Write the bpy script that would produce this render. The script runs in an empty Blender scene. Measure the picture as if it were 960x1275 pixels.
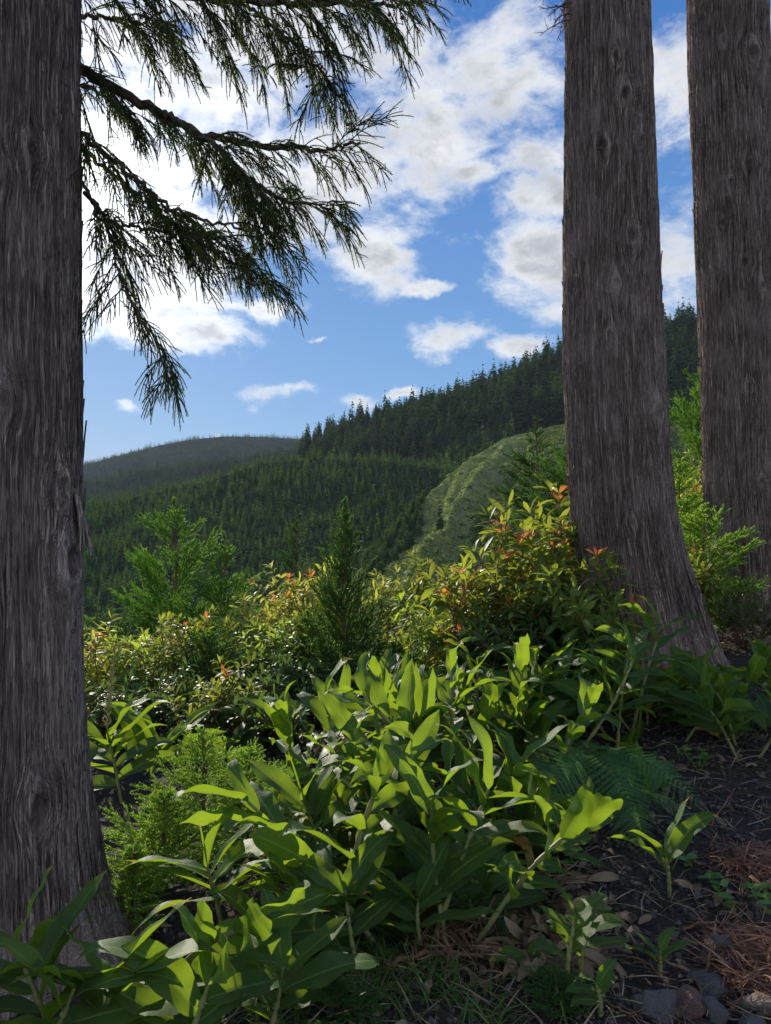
import bpy, math, random
import numpy as np
from mathutils import Vector, Matrix

# ------------------------------------------------------------------ camera, sky, sun, exposure
scene = bpy.context.scene
COL = scene.collection
F = 945.0                      # focal length in pixels of the 960 x 1275 picture
CZ = 1.6                       # eye height


def at(px, py, Y):
    """world point seen at picture position px, py at depth Y (used only to plan where things stand)"""
    return np.array([(px - 480.0) / F * Y, Y, CZ - (py - 637.5) / F * Y])


cam_data = bpy.data.cameras.new('camera')
cam = bpy.data.objects.new('camera', cam_data)
COL.objects.link(cam)
cam.location = (0, 0, CZ)
cam.rotation_euler = (math.radians(90), 0, 0)
cam_data.sensor_fit = 'VERTICAL'
cam_data.sensor_height = 36.0
cam_data.lens = F / 1275.0 * 36.0
cam_data.clip_start = 0.05
cam_data.clip_end = 12000
scene.camera = cam

SUN_AZ = math.radians(-23.2)   # from +Y towards +X
SUN_EL = math.radians(20.4)
sun_dir = Vector((math.sin(SUN_AZ) * math.cos(SUN_EL), math.cos(SUN_AZ) * math.cos(SUN_EL), math.sin(SUN_EL)))
sd = bpy.data.lights.new('sun', 'SUN')
sd.energy = 5.0
sd.angle = math.radians(0.5)
sd.color = (1.0, 0.9, 0.74)
sun = bpy.data.objects.new('sun', sd)
COL.objects.link(sun)
sun.rotation_euler = (-sun_dir).to_track_quat('-Z', 'Y').to_euler()
sun.location = (-20, 40, 30)

scene.view_settings.view_transform = 'Standard'
scene.view_settings.look = 'None'
scene.view_settings.exposure = 0.5
scene.view_settings.gamma = 1.0
scene.view_settings.use_curve_mapping = False
scene.cycles.max_bounces = 6
scene.cycles.diffuse_bounces = 3
scene.cycles.glossy_bounces = 2
scene.cycles.transmission_bounces = 4
scene.cycles.sample_clamp_indirect = 6.0


class NT:
    """small helper for writing node trees"""
    def __init__(self, tree):
        self.t = tree
        self.n = tree.nodes
        self.l = tree.links

    def node(self, kind, **kw):
        nd = self.n.new(kind)
        for k, v in kw.items():
            setattr(nd, k, v)
        return nd

    def set(self, sock, v):
        if hasattr(v, 'is_output') or isinstance(v, bpy.types.NodeSocket):
            self.l.new(v, sock)
        else:
            sock.default_value = v

    def math(self, op, a, b=None, c=None, clamp=False):
        nd = self.node('ShaderNodeMath', operation=op, use_clamp=clamp)
        self.set(nd.inputs[0], a)
        if b is not None:
            self.set(nd.inputs[1], b)
        if c is not None:
            self.set(nd.inputs[2], c)
        return nd.outputs[0]

    def vmath(self, op, a, b=None, out=0):
        nd = self.node('ShaderNodeVectorMath', operation=op)
        self.set(nd.inputs[0], a)
        if b is not None:
            self.set(nd.inputs[1], b)
        return nd.outputs[out]

    def ramp(self, f, a, b, lo=0.0, hi=1.0, smooth=True):
        nd = self.node('ShaderNodeMapRange', interpolation_type='SMOOTHSTEP' if smooth else 'LINEAR')
        self.set(nd.inputs[0], f)
        nd.inputs[1].default_value = a
        nd.inputs[2].default_value = b
        nd.inputs[3].default_value = lo
        nd.inputs[4].default_value = hi
        return nd.outputs[0]

    def mix(self, f, a, b, blend='MIX'):
        nd = self.node('ShaderNodeMix', data_type='RGBA', blend_type=blend)
        self.set(nd.inputs[0], f)
        self.set(nd.inputs[6], a if not isinstance(a, tuple) else a + (1.0,) * (4 - len(a)))
        self.set(nd.inputs[7], b if not isinstance(b, tuple) else b + (1.0,) * (4 - len(b)))
        return nd.outputs[2]

    def noise(self, vec, scale, detail=4.0, rough=0.55, dist=0.0, out=0):
        nd = self.node('ShaderNodeTexNoise')
        if vec is not None:
            self.l.new(vec, nd.inputs['Vector'])
        nd.inputs['Scale'].default_value = scale
        nd.inputs['Detail'].default_value = detail
        nd.inputs['Roughness'].default_value = rough
        nd.inputs['Distortion'].default_value = dist
        return nd.outputs[out]


world = bpy.data.worlds.new('World')
scene.world = world
world.use_nodes = True
w = NT(world.node_tree)
w.n.clear()
SKY_STRENGTH = 0.1
sky = w.node('ShaderNodeTexSky', sky_type='NISHITA')
sky.sun_disc = False
sky.sun_elevation = SUN_EL
sky.sun_rotation = SUN_AZ
sky.altitude = 400
sky.air_density = 1.0
sky.dust_density = 0.35
sky.ozone_density = 2.5
hsv = w.node('ShaderNodeHueSaturation')
hsv.inputs['Saturation'].default_value = 1.35
hsv.inputs['Value'].default_value = 0.8
w.l.new(sky.outputs[0], hsv.inputs['Color'])
tc = w.node('ShaderNodeTexCoord')
d = w.vmath('NORMALIZE', tc.outputs['Generated'])
sep = w.node('ShaderNodeSeparateXYZ')
w.l.new(d, sep.inputs[0])
dy = w.math('MAXIMUM', sep.outputs[1], 0.06)
U = w.math('DIVIDE', sep.outputs[0], dy)
V = w.math('DIVIDE', sep.outputs[2], dy)
comb = w.node('ShaderNodeCombineXYZ')
w.l.new(U, comb.inputs[0])
w.l.new(V, comb.inputs[1])
uv = comb.outputs[0]
# ragged warp of the cloud outlines
wn = w.noise(uv, 5.0, 5.0, 0.6, 0.0, 1)
wv = w.vmath('MULTIPLY', w.vmath('SUBTRACT', wn, (0.5, 0.5, 0.5)), (0.16, 0.10, 0.0))
uvw = w.vmath('ADD', uv, wv)
CLOUDS = [  # direction of each cloud (as picture position), half width and half height
    (150, 340, 115, 125), (150, 210, 180, 110), (230, 420, 90, 28), (330, 388, 60, 22), (60, 420, 110, 40),
    (300, 90, 260, 150), (360, 250, 130, 80), (470, 310, 80, 65), (520, 150, 120, 130), (620, 80, 130, 110),
    (660, 190, 70, 40), (590, 205, 60, 25), (670, 235, 80, 40), (660, 330, 85, 75), (690, 380, 60, 45),
    (770, 330, 90, 90), (850, 310, 70, 110), (840, 110, 70, 110), (930, 100, 60, 160), (950, 330, 60, 100),
    (565, 425, 62, 32), (640, 437, 45, 22), (350, 494, 55, 18), (437, 500, 42, 17), (500, 492, 30, 10),
    (170, 503, 28, 15), (395, 431, 13, 7), (545, 355, 40, 12), (280, 537, 14, 5), (1100, 250, 150, 200),
    (230, 30, 330, 170), (120, 150, 190, 170), (420, 40, 230, 160), (160, 390, 170, 70), (170, 300, 170, 130), (420, 200, 150, 120), (-150, 250, 220, 200), (480, -260, 560, 190), (1050, -100, 300, 200),
]
mind = None
for (px, py, rx, ry) in CLOUDS:
    c = ((px - 480) / F, (637.5 - py) / F, 0.0)
    v = w.vmath('MULTIPLY', w.vmath('SUBTRACT', uvw, c), (F / rx, F / ry, 0.0))
    L = w.vmath('LENGTH', v, out=1)
    mind = L if mind is None else w.math('SMOOTH_MIN', mind, L, 0.25)
front = w.ramp(sep.outputs[1], 0.05, 0.25)
cover = w.math('SUBTRACT', 1.0, mind)
cover = w.math('ADD', w.math('MULTIPLY', cover, front), w.math('MULTIPLY', w.math('SUBTRACT', 1.0, front), 0.35))
mp = w.node('ShaderNodeMapping')
mp.inputs['Rotation'].default_value = (0, math.radians(28), 0)
mp.inputs['Scale'].default_value = (1.0, 1.0, 1.7)
w.l.new(d, mp.inputs['Vector'])
fb = w.noise(mp.outputs[0], 7.0, 9.0, 0.62, 0.35)
fb2 = w.noise(mp.outputs[0], 24.0, 8.0, 0.68, 0.3)
dens = w.math('ADD', w.math('MULTIPLY', w.math('MINIMUM', cover, 0.75), 1.25), w.math('MULTIPLY', w.math('SUBTRACT', fb, 0.55), 3.4))
dens = w.math('ADD', dens, w.math('MULTIPLY', w.math('SUBTRACT', fb2, 0.5), 1.25))
elev = w.ramp(sep.outputs[2], -0.05, 0.62, 0.0, 1.0, False)
tint = w.mix(elev, (1.75, 3.5, 6.0), (0.26, 1.15, 3.8))
skycol = w.mix(0.85, hsv.outputs[0], tint)
alpha = w.ramp(dens, -0.08, 0.92)
sundot = w.vmath('DOT_PRODUCT', d, tuple(sun_dir), out=1)
sundot = w.math('MAXIMUM', sundot, 0.0)
glow = w.math('ADD', w.math('MULTIPLY', w.math('POWER', sundot, 90.0), 1.3), w.math('MULTIPLY', w.math('POWER', sundot, 9.0), 0.10))
thick = w.ramp(w.math('ADD', dens, w.math('MULTIPLY', w.math('SUBTRACT', w.noise(mp.outputs[0], 13.0, 5.0, 0.55), 0.5), 1.6)), 0.35, 1.5)
ccol = w.mix(thick, (0.92, 0.94, 0.97), (0.47, 0.495, 0.55))
back = w.ramp(sep.outputs[1], 0.15, -0.6, 0.0, 0.55)   # unseen clouds behind the camera, extra brightness added to lift the shade
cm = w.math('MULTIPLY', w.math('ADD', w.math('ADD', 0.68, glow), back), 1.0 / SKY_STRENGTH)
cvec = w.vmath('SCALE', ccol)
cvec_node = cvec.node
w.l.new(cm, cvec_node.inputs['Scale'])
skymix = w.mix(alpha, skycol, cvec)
bg = w.node('ShaderNodeBackground')
bg.inputs['Strength'].default_value = SKY_STRENGTH
w.l.new(skymix, bg.inputs['Color'])
wo = w.node('ShaderNodeOutputWorld')
w.l.new(bg.outputs[0], wo.inputs['Surface'])

# ------------------------------------------------------------------ helpers: noise, meshes, tags
rng = np.random.default_rng(11)


def vnoise(x, y, z, seed=0):
    """smooth value noise in 3D, 0..1"""
    xi = np.floor(x).astype(np.int64); yi = np.floor(y).astype(np.int64); zi = np.floor(z).astype(np.int64)
    xf = x - xi; yf = y - yi; zf = z - zi
    xf = xf * xf * (3 - 2 * xf); yf = yf * yf * (3 - 2 * yf); zf = zf * zf * (3 - 2 * zf)

    def h(a, b, c):
        n = (a * 374761393 + b * 668265263 + c * 2147483647 + seed * 144269) & 0xFFFFFFFF
        n = ((n ^ (n >> 13)) * 1274126177) & 0xFFFFFFFF
        n = ((n ^ (n >> 16)) * 2246822519) & 0xFFFFFFFF
        return ((n ^ (n >> 15)) & 0xFFFFFF) / float(0xFFFFFF)
    r = 0
    for dx in (0, 1):
        wx = xf if dx else 1 - xf
        for dyy in (0, 1):
            wy = yf if dyy else 1 - yf
            for dz in (0, 1):
                wz = zf if dz else 1 - zf
                r = r + wx * wy * wz * h(xi + dx, yi + dyy, zi + dz)
    return r


def fbm(x, y, z, oct=4, seed=0, gain=0.5):
    s = 0; a = 1.0; t = 0
    for o in range(oct):
        s = s + a * vnoise(x * 2 ** o, y * 2 ** o, z * 2 ** o, seed + o)
        t += a
        a *= gain
    return s / t


def unit(v):
    return v / np.maximum(np.linalg.norm(v, axis=-1, keepdims=True), 1e-9)


def sstep(a, b, x):
    t = np.clip((x - a) / (b - a), 0, 1)
    return t * t * (3 - 2 * t)


class Geo:
    """collects vertices, faces and a vector attribute 'lp' = (across, along, tone); build() links ONE mesh object"""
    def __init__(self):
        self.v = []; self.a = []; self.f = {3: [], 4: []}; self.n = 0

    def add(self, v, f, lp=None):
        v = np.asarray(v, float).reshape(-1, 3)
        f = np.asarray(f, np.int64)
        self.v.append(v)
        if lp is None:
            lp = np.zeros((len(v), 3))
        lp = np.broadcast_to(np.asarray(lp, float), (len(v), 3))
        self.a.append(lp)
        self.f[f.shape[1]].append(f + self.n)
        self.n += len(v)

    def mesh(self, name, smooth=True):
        me = bpy.data.meshes.new(name)
        v = np.concatenate(self.v).astype(np.float32)
        lp = np.concatenate(self.a).astype(np.float32)
        loops = []; tot = []
        for k in (3, 4):
            if self.f[k]:
                ff = np.concatenate(self.f[k])
                loops.append(ff.ravel()); tot.append(np.full(len(ff), k))
        loops = np.concatenate(loops).astype(np.int32); tot = np.concatenate(tot).astype(np.int32)
        start = np.concatenate([[0], np.cumsum(tot)[:-1]]).astype(np.int32)
        me.vertices.add(len(v)); me.vertices.foreach_set('co', v.ravel())
        me.loops.add(len(loops)); me.loops.foreach_set('vertex_index', loops)
        me.polygons.add(len(tot)); me.polygons.foreach_set('loop_start', start)
        me.polygons.foreach_set('loop_total', tot)
        me.polygons.foreach_set('use_smooth', np.full(len(tot), smooth))
        at_ = me.attributes.new('lp', 'FLOAT_VECTOR', 'POINT')
        at_.data.foreach_set('vector', lp.ravel())
        me.update(calc_edges=True)
        return me

    def build(self, name, mat, parent=None, smooth=True, loc=None):
        me = self.mesh(name, smooth)
        me.materials.append(mat)
        o = bpy.data.objects.new(name, me)
        COL.objects.link(o)
        if parent is not None:
            o.parent = parent
        if loc is not None:
            o.location = loc
        return o

    def stamp(self, tv, tf, P, X, Y, Z, S, lp=None, tone=None):
        """copies of a template (tv, tf) at points P with axes X, Y, Z and size S"""
        P = np.asarray(P, float); N = len(P)
        if N == 0:
            return
        S = np.broadcast_to(np.asarray(S, float), (N,)) if np.ndim(S) < 2 else np.asarray(S)
        if S.ndim == 1:
            S = np.repeat(S[:, None], 3, 1)
        k = len(tv)
        out = (P[:, None, :] + (tv[None, :, 0:1] * S[:, None, 0:1]) * X[:, None, :]
               + (tv[None, :, 1:2] * S[:, None, 1:2]) * Y[:, None, :]
               + (tv[None, :, 2:3] * S[:, None, 2:3]) * Z[:, None, :])
        ff = (tf[None] + (np.arange(N) * k)[:, None, None]).reshape(-1, tf.shape[1])
        a = np.zeros((N, k, 3))
        if lp is not None:
            a[:] = lp[None]
        if tone is not None:
            a[:, :, 2] = np.asarray(tone)[:, None]
        self.add(out.reshape(-1, 3), ff, a.reshape(-1, 3))

    def tube(self, pts, rad, sides=6, tone=0.5, cap=True):
        pts = np.asarray(pts, float); n = len(pts)
        rad = np.broadcast_to(np.asarray(rad, float), (n,))
        T = unit(np.gradient(pts, axis=0))
        ref = np.array([0.0, 0.0, 1.0]) if abs(T[0, 2]) < 0.9 else np.array([1.0, 0, 0])
        A = unit(np.cross(T, ref)); B = np.cross(T, A)
        th = np.linspace(0, 2 * np.pi, sides, endpoint=False)
        ring = (pts[:, None] + rad[:, None, None] * (np.cos(th)[None, :, None] * A[:, None] + np.sin(th)[None, :, None] * B[:, None]))
        i, j = np.meshgrid(np.arange(n - 1), np.arange(sides), indexing='ij')
        a = i * sides + j; b = i * sides + (j + 1) % sides
        q = np.stack([a, b, b + sides, a + sides], -1).reshape(-1, 4)
        lp = np.zeros((n, sides, 3)); lp[:, :, 1] = np.linspace(0, 1, n)[:, None]; lp[:, :, 2] = tone
        self.add(ring.reshape(-1, 3), q, lp.reshape(-1, 3))
        if cap:
            self.add(np.vstack([ring[-1], pts[-1:] + T[-1:] * rad[-1]]), np.array([[k, (k + 1) % sides, sides] for k in range(sides)]),
                     (0, 1, tone))


def spline(P, n):
    """Catmull-Rom through the points P"""
    P = np.asarray(P, float)
    Q = np.vstack([2 * P[0] - P[1], P, 2 * P[-1] - P[-2]])
    t = np.linspace(0, len(P) - 1 - 1e-6, n)
    i = t.astype(int); f = (t - i)[:, None]
    p0, p1, p2, p3 = Q[i], Q[i + 1], Q[i + 2], Q[i + 3]
    return 0.5 * ((2 * p1) + (-p0 + p2) * f + (2 * p0 - 5 * p1 + 4 * p2 - p3) * f ** 2 + (-p0 + 3 * p1 - 3 * p2 + p3) * f ** 3)


def tag(o, label=None, cat=None, group=None, kind=None):
    if label:
        o['label'] = label
    if cat:
        o['category'] = cat
    if group:
        o['group'] = group
    if kind:
        o['kind'] = kind
    return o


def thing(name, loc, label, cat, group=None):
    o = bpy.data.objects.new(name, None)
    o.empty_display_size = 0.1
    COL.objects.link(o)
    o.location = loc
    return tag(o, label, cat, group)


# ------------------------------------------------------------------ materials
def new_mat(name):
    m = bpy.data.materials.new(name)
    m.use_nodes = True
    t = NT(m.node_tree)
    t.n.clear()
    out = t.node('ShaderNodeOutputMaterial')
    return m, t, out


def attr(t):
    a = t.node('ShaderNodeAttribute', attribute_name='lp')
    s = t.node('ShaderNodeSeparateXYZ')
    t.l.new(a.outputs['Vector'], s.inputs[0])
    return s.outputs


def leaf_mat(name, dark, light, trans, tfac=0.4, rough=0.4, spec=0.5, midrib=None, dead=None, bump=0.0, veins=False):
    m, t, out = new_mat(name)
    u, v, tone = attr(t)
    tcn = t.node('ShaderNodeTexCoord')
    nz = t.noise(tcn.outputs['Object'], 9.0, 3.0, 0.6)
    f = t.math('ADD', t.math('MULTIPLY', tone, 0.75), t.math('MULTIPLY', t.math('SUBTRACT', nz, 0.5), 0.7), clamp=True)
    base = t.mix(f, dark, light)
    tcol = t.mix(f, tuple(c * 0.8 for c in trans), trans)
    if midrib:
        mr = t.ramp(t.math('ABSOLUTE', u), 0.02, 0.10, 1.0, 0.0)
        base = t.mix(t.math('MULTIPLY', mr, 0.75), base, midrib)
    if veins:   # fine pale veins and dull scars on the blade
        st = t.math('SINE', t.math('ADD', t.math('MULTIPLY', v, 170.0), t.math('MULTIPLY', t.math('ABSOLUTE', u), -60.0)))
        base = t.mix(t.math('MULTIPLY', t.ramp(st, 0.2, 1.0), 0.22), base, midrib)
        sc2 = t.ramp(t.noise(tcn.outputs['Object'], 26.0, 4.0, 0.7), 0.64, 0.72)
        base = t.mix(t.math('MULTIPLY', sc2, 0.55), base, (0.16, 0.12, 0.04))
        tcol = t.mix(t.math('MULTIPLY', sc2, 0.6), tcol, (0.22, 0.15, 0.03))
    if dead:   # yellowed and browned tips of some leaves
        oi = t.node('ShaderNodeObjectInfo')
        r = oi.outputs['Random']
        nn = t.noise(tcn.outputs['Object'], 14.0, 3.0, 0.6)
        k = t.math('ADD', t.math('ADD', v, t.math('MULTIPLY', t.math('SUBTRACT', nn, 0.5), 0.35)), t.math('MULTIPLY', t.math('SUBTRACT', r, 0.88), 0.9))
        dd = t.ramp(k, 0.93, 1.0)
        base = t.mix(dd, base, dead)
        tcol = t.mix(dd, tcol, dead)
        lite = t.ramp(r, 0.0, 1.0, 0.78, 1.15, False)
        sc = t.vmath('SCALE', base); t.l.new(lite, sc.node.inputs['Scale']); base = sc
    pb = t.node('ShaderNodeBsdfPrincipled')
    t.l.new(base, pb.inputs['Base Color'])
    pb.inputs['Roughness'].default_value = rough
    pb.inputs['Specular IOR Level'].default_value = spec
    tr = t.node('ShaderNodeBsdfTranslucent')
    t.l.new(tcol, tr.inputs['Color'])
    ms = t.node('ShaderNodeMixShader')
    ms.inputs[0].default_value = tfac
    t.l.new(pb.outputs[0], ms.inputs[1])
    t.l.new(tr.outputs[0], ms.inputs[2])
    if bump or veins:
        b = t.node('ShaderNodeBump')
        b.inputs['Strength'].default_value = bump
        b.inputs['Distance'].default_value = 0.004
        if veins:   # parallel veins running obliquely from the midrib
            ph = t.math('ADD', t.math('MULTIPLY', v, 150.0), t.math('MULTIPLY', t.math('ABSOLUTE', u), -95.0))
            hgt = t.math('ADD', t.math('MULTIPLY', t.math('SINE', ph), 0.35), t.math('MULTIPLY', nz, 1.2))
        else:
            hgt = nz
        t.l.new(hgt, b.inputs['Height'])
        t.l.new(b.outputs[0], pb.inputs['Normal'])
    t.l.new(ms.outputs[0], out.inputs['Surface'])
    return m


def bark_mat(name, inner, outer, lichen=0.0, fz=1.0):
    m, t, out = new_mat(name)
    u, v, tone = attr(t)
    tcn = t.node('ShaderNodeTexCoord')
    mp = t.node('ShaderNodeMapping')
    mp.inputs['Scale'].default_value = (1, 1, 0.028)
    t.l.new(tcn.outputs['Object'], mp.inputs['Vector'])
    fine = t.noise(mp.outputs[0], 170.0 * fz, 4.0, 0.65, 0.4)
    mid = t.noise(mp.outputs[0], 46.0 * fz, 4.0, 0.6, 0.6)
    big = t.noise(tcn.outputs['Object'], 2.2, 4.0, 0.6)
    f = t.math('ADD', t.math('ADD', t.math('MULTIPLY', tone, 0.75), t.math('MULTIPLY', t.math('SUBTRACT', fine, 0.5), 1.3)),
               t.math('MULTIPLY', t.math('SUBTRACT', mid, 0.5), 0.75), clamp=True)
    mp2 = t.node('ShaderNodeMapping')
    mp2.inputs['Scale'].default_value = (1, 1, 0.045)
    t.l.new(tcn.outputs['Object'], mp2.inputs['Vector'])
    k1 = t.ramp(t.math('ABSOLUTE', t.math('SUBTRACT', t.noise(mp2.outputs[0], 34.0 * fz, 3.0, 0.55, 0.5), 0.5)), 0.005, 0.055)
    k2 = t.ramp(t.math('ABSOLUTE', t.math('SUBTRACT', t.noise(mp2.outputs[0], 80.0 * fz, 3.0, 0.55, 0.5), 0.5)), 0.0, 0.06)
    crack = t.math('MULTIPLY', k1, t.math('ADD', t.math('MULTIPLY', k2, 0.6), 0.4))
    f = t.math('MULTIPLY', f, t.math('ADD', t.math('MULTIPLY', crack, 0.62), 0.38))
    c = t.mix(f, inner, outer)
    c = t.mix(t.ramp(big, 0.4, 0.7), c, tuple(x * y for x, y in zip(outer, (0.62, 0.60, 0.62))))
    mossn = t.noise(tcn.outputs['Object'], 5.0, 5.0, 0.65)
    c = t.mix(t.math('MULTIPLY', t.ramp(mossn, 0.58, 0.75), 0.35), c, (0.10, 0.12, 0.05))
    if lichen:
        vo = t.node('ShaderNodeTexVoronoi')
        t.l.new(tcn.outputs['Object'], vo.inputs['Vector'])
        vo.inputs['Scale'].default_value = 7.0
        sp = t.ramp(vo.outputs['Distance'], 0.035, 0.075, 1.0, 0.0)
        pick = t.ramp(t.noise(tcn.outputs['Object'], 3.1, 2.0, 0.5), 0.5, 0.56)
        c = t.mix(t.math('MULTIPLY', t.math('MULTIPLY', sp, pick), lichen), c, (0.42, 0.42, 0.34))
    pb = t.node('ShaderNodeBsdfPrincipled')
    t.l.new(c, pb.inputs['Base Color'])
    pb.inputs['Roughness'].default_value = 0.85
    pb.inputs['Specular IOR Level'].default_value = 0.25
    b = t.node('ShaderNodeBump')
    b.inputs['Strength'].default_value = 0.9
    b.inputs['Distance'].default_value = 0.012
    t.l.new(t.math('ADD', t.math('ADD', t.math('MULTIPLY', fine, 0.4), t.math('MULTIPLY', mid, 0.6)), crack), b.inputs['Height'])
    t.l.new(b.outputs[0], pb.inputs['Normal'])
    t.l.new(pb.outputs[0], out.inputs['Surface'])
    return m


def plain_mat(name, c1, c2, scale=6.0, rough=0.8, bump=0.3, dist=0.01, detail=6.0, usetone=0.0, spec=0.25):
    m, t, out = new_mat(name)
    tcn = t.node('ShaderNodeTexCoord')
    nz = t.noise(tcn.outputs['Object'], scale, detail, 0.65)
    f = t.ramp(nz, 0.3, 0.7)
    if usetone:
        u, v, tone = attr(t)
        f = t.math('ADD', t.math('MULTIPLY', f, 1 - usetone), t.math('MULTIPLY', tone, usetone), clamp=True)
    c = t.mix(f, c1, c2)
    pb = t.node('ShaderNodeBsdfPrincipled')
    t.l.new(c, pb.inputs['Base Color'])
    pb.inputs['Roughness'].default_value = rough
    pb.inputs['Specular IOR Level'].default_value = spec
    b = t.node('ShaderNodeBump')
    b.inputs['Strength'].default_value = bump
    b.inputs['Distance'].default_value = dist
    t.l.new(nz, b.inputs['Height'])
    t.l.new(b.outputs[0], pb.inputs['Normal'])
    t.l.new(pb.outputs[0], out.inputs['Surface'])
    return m


M = {}
M['bark_near'] = bark_mat('bark_near', (0.09, 0.06, 0.047), (0.68, 0.53, 0.445), 0.0, 1.3)
M['bark'] = bark_mat('bark', (0.08, 0.054, 0.041), (0.64, 0.495, 0.40), 0.8, 1.6)
M['twig'] = plain_mat('twig_bark', (0.06, 0.04, 0.03), (0.15, 0.10, 0.075), 30, 0.85, 0.5, 0.003)
M['cedar_needle'] = leaf_mat('cedar_needle', (0.045, 0.075, 0.022), (0.10, 0.13, 0.036), (0.19, 0.25, 0.04), 0.37, 0.6, 0.2)
M['young_needle'] = leaf_mat('young_needle', (0.075, 0.175, 0.03), (0.16, 0.31, 0.05), (0.34, 0.62, 0.05), 0.47, 0.6, 0.2)
M['lime_needle'] = leaf_mat('lime_needle', (0.13, 0.25, 0.03), (0.26, 0.42, 0.06), (0.52, 0.78, 0.08), 0.47, 0.6, 0.2)
M['deep_needle'] = leaf_mat('deep_needle', (0.035, 0.10, 0.03), (0.08, 0.17, 0.042), (0.14, 0.30, 0.04), 0.4, 0.6, 0.2)
M['mid_needle'] = leaf_mat('mid_green_needle', (0.05, 0.125, 0.03), (0.11, 0.22, 0.045), (0.22, 0.42, 0.05), 0.45, 0.6, 0.2)  # needle green midway between the young and deep ones
M['wood_red'] = plain_mat('young_wood', (0.09, 0.05, 0.03), (0.20, 0.12, 0.07), 25, 0.8, 0.4, 0.003)
M['ginger'] = leaf_mat('ginger_leaf', (0.028, 0.080, 0.019), (0.062, 0.140, 0.028), (0.45, 0.66, 0.035), 0.35, 0.47, 0.3,
                       midrib=(0.22, 0.36, 0.09), dead=(0.55, 0.36, 0.04), bump=0.6, veins=True)
M['ginger_dead'] = leaf_mat('ginger_dead_leaf', (0.36, 0.22, 0.05), (0.55, 0.36, 0.08), (0.6, 0.35, 0.06), 0.4, 0.6, 0.3, bump=0.3)
M['ginger_stem'] = plain_mat('ginger_stem', (0.13, 0.17, 0.05), (0.26, 0.24, 0.09), 14, 0.5, 0.15, 0.004, usetone=0.4)
M['ginger_stem_red'] = plain_mat('ginger_red_stem', (0.25, 0.11, 0.05), (0.36, 0.20, 0.08), 14, 0.5, 0.15, 0.004)
M['spike'] = plain_mat('seed_spike', (0.22, 0.20, 0.07), (0.46, 0.38, 0.16), 30, 0.6, 0.2, 0.003)
M['shrub'] = leaf_mat('shrub_leaf', (0.05, 0.10, 0.022), (0.13, 0.19, 0.04), (0.46, 0.52, 0.05), 0.42, 0.55, 0.2, midrib=(0.25, 0.27, 0.09))
M['shrub_gold'] = leaf_mat('golden_shrub_leaf', (0.11, 0.15, 0.03), (0.28, 0.31, 0.07), (0.72, 0.72, 0.10), 0.42, 0.55, 0.2, midrib=(0.3, 0.28, 0.1))
M['shrub_lime'] = leaf_mat('fresh_shrub_leaf', (0.08, 0.16, 0.03), (0.19, 0.29, 0.05), (0.55, 0.72, 0.07), 0.42, 0.55, 0.2, midrib=(0.27, 0.32, 0.1))
M['shrub_dark'] = leaf_mat('dark_shrub_leaf', (0.035, 0.075, 0.02), (0.08, 0.14, 0.035), (0.16, 0.26, 0.04), 0.35, 0.52, 0.25)
M['red_tip'] = leaf_mat('red_young_leaf', (0.42, 0.11, 0.05), (0.55, 0.22, 0.07), (0.95, 0.33, 0.09), 0.45, 0.45, 0.3)
M['shrub_wood'] = plain_mat('shrub_wood', (0.10, 0.05, 0.035), (0.22, 0.11, 0.06), 25, 0.75, 0.4, 0.003)
M['fern'] = leaf_mat('fern_frond', (0.04, 0.11, 0.025), (0.08, 0.18, 0.04), (0.16, 0.36, 0.04), 0.4, 0.45, 0.35)
M['fern_brown'] = leaf_mat('fern_old_frond', (0.14, 0.10, 0.03), (0.24, 0.17, 0.05), (0.4, 0.26, 0.06), 0.4, 0.55, 0.3)
M['herb'] = leaf_mat('herb_leaf', (0.06, 0.15, 0.03), (0.11, 0.24, 0.04), (0.34, 0.55, 0.06), 0.42, 0.38, 0.45, midrib=(0.2, 0.35, 0.09))
M['grass'] = leaf_mat('grass_blade', (0.05, 0.11, 0.025), (0.13, 0.20, 0.05), (0.24, 0.38, 0.06), 0.4, 0.45, 0.35)
M['dry'] = leaf_mat('dry_leaf', (0.13, 0.085, 0.05), (0.34, 0.25, 0.16), (0.3, 0.2, 0.1), 0.2, 0.7, 0.25)
M['straw'] = leaf_mat('dry_straw', (0.20, 0.13, 0.08), (0.42, 0.33, 0.22), (0.3, 0.22, 0.12), 0.15, 0.65, 0.3)
M['dry_needle'] = leaf_mat('dry_needle', (0.16, 0.075, 0.045), (0.30, 0.16, 0.10), (0.3, 0.15, 0.08), 0.15, 0.65, 0.3)
M['soil'] = plain_mat('dark_cinder_soil', (0.014, 0.012, 0.011), (0.055, 0.042, 0.036), 38, 0.95, 1.0, 0.02, 10)
M['gravel'] = plain_mat('cinder_gravel', (0.03, 0.026, 0.026), (0.13, 0.11, 0.10), 20, 0.9, 0.6, 0.004, usetone=0.6)
M['rock'] = plain_mat('grey_lava_rock', (0.06, 0.056, 0.058), (0.19, 0.18, 0.175), 34, 0.9, 0.9, 0.008, 8)
M['rock_red'] = plain_mat('reddish_lava_rock', (0.10, 0.06, 0.05), (0.23, 0.14, 0.115), 34, 0.9, 0.9, 0.008, 8)
M['rock_tan'] = plain_mat('tan_rock', (0.13, 0.11, 0.085), (0.28, 0.245, 0.19), 30, 0.9, 0.8, 0.008, 8)
M['hill_dark'] = plain_mat('forest_floor', (0.015, 0.024, 0.012), (0.035, 0.05, 0.022), 0.08, 0.95, 0.0, spec=0.0)
M['hill_far'] = plain_mat('far_forest_floor', (0.020, 0.032, 0.018), (0.045, 0.06, 0.03), 0.02, 0.95, 0.0, spec=0.0)
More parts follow.
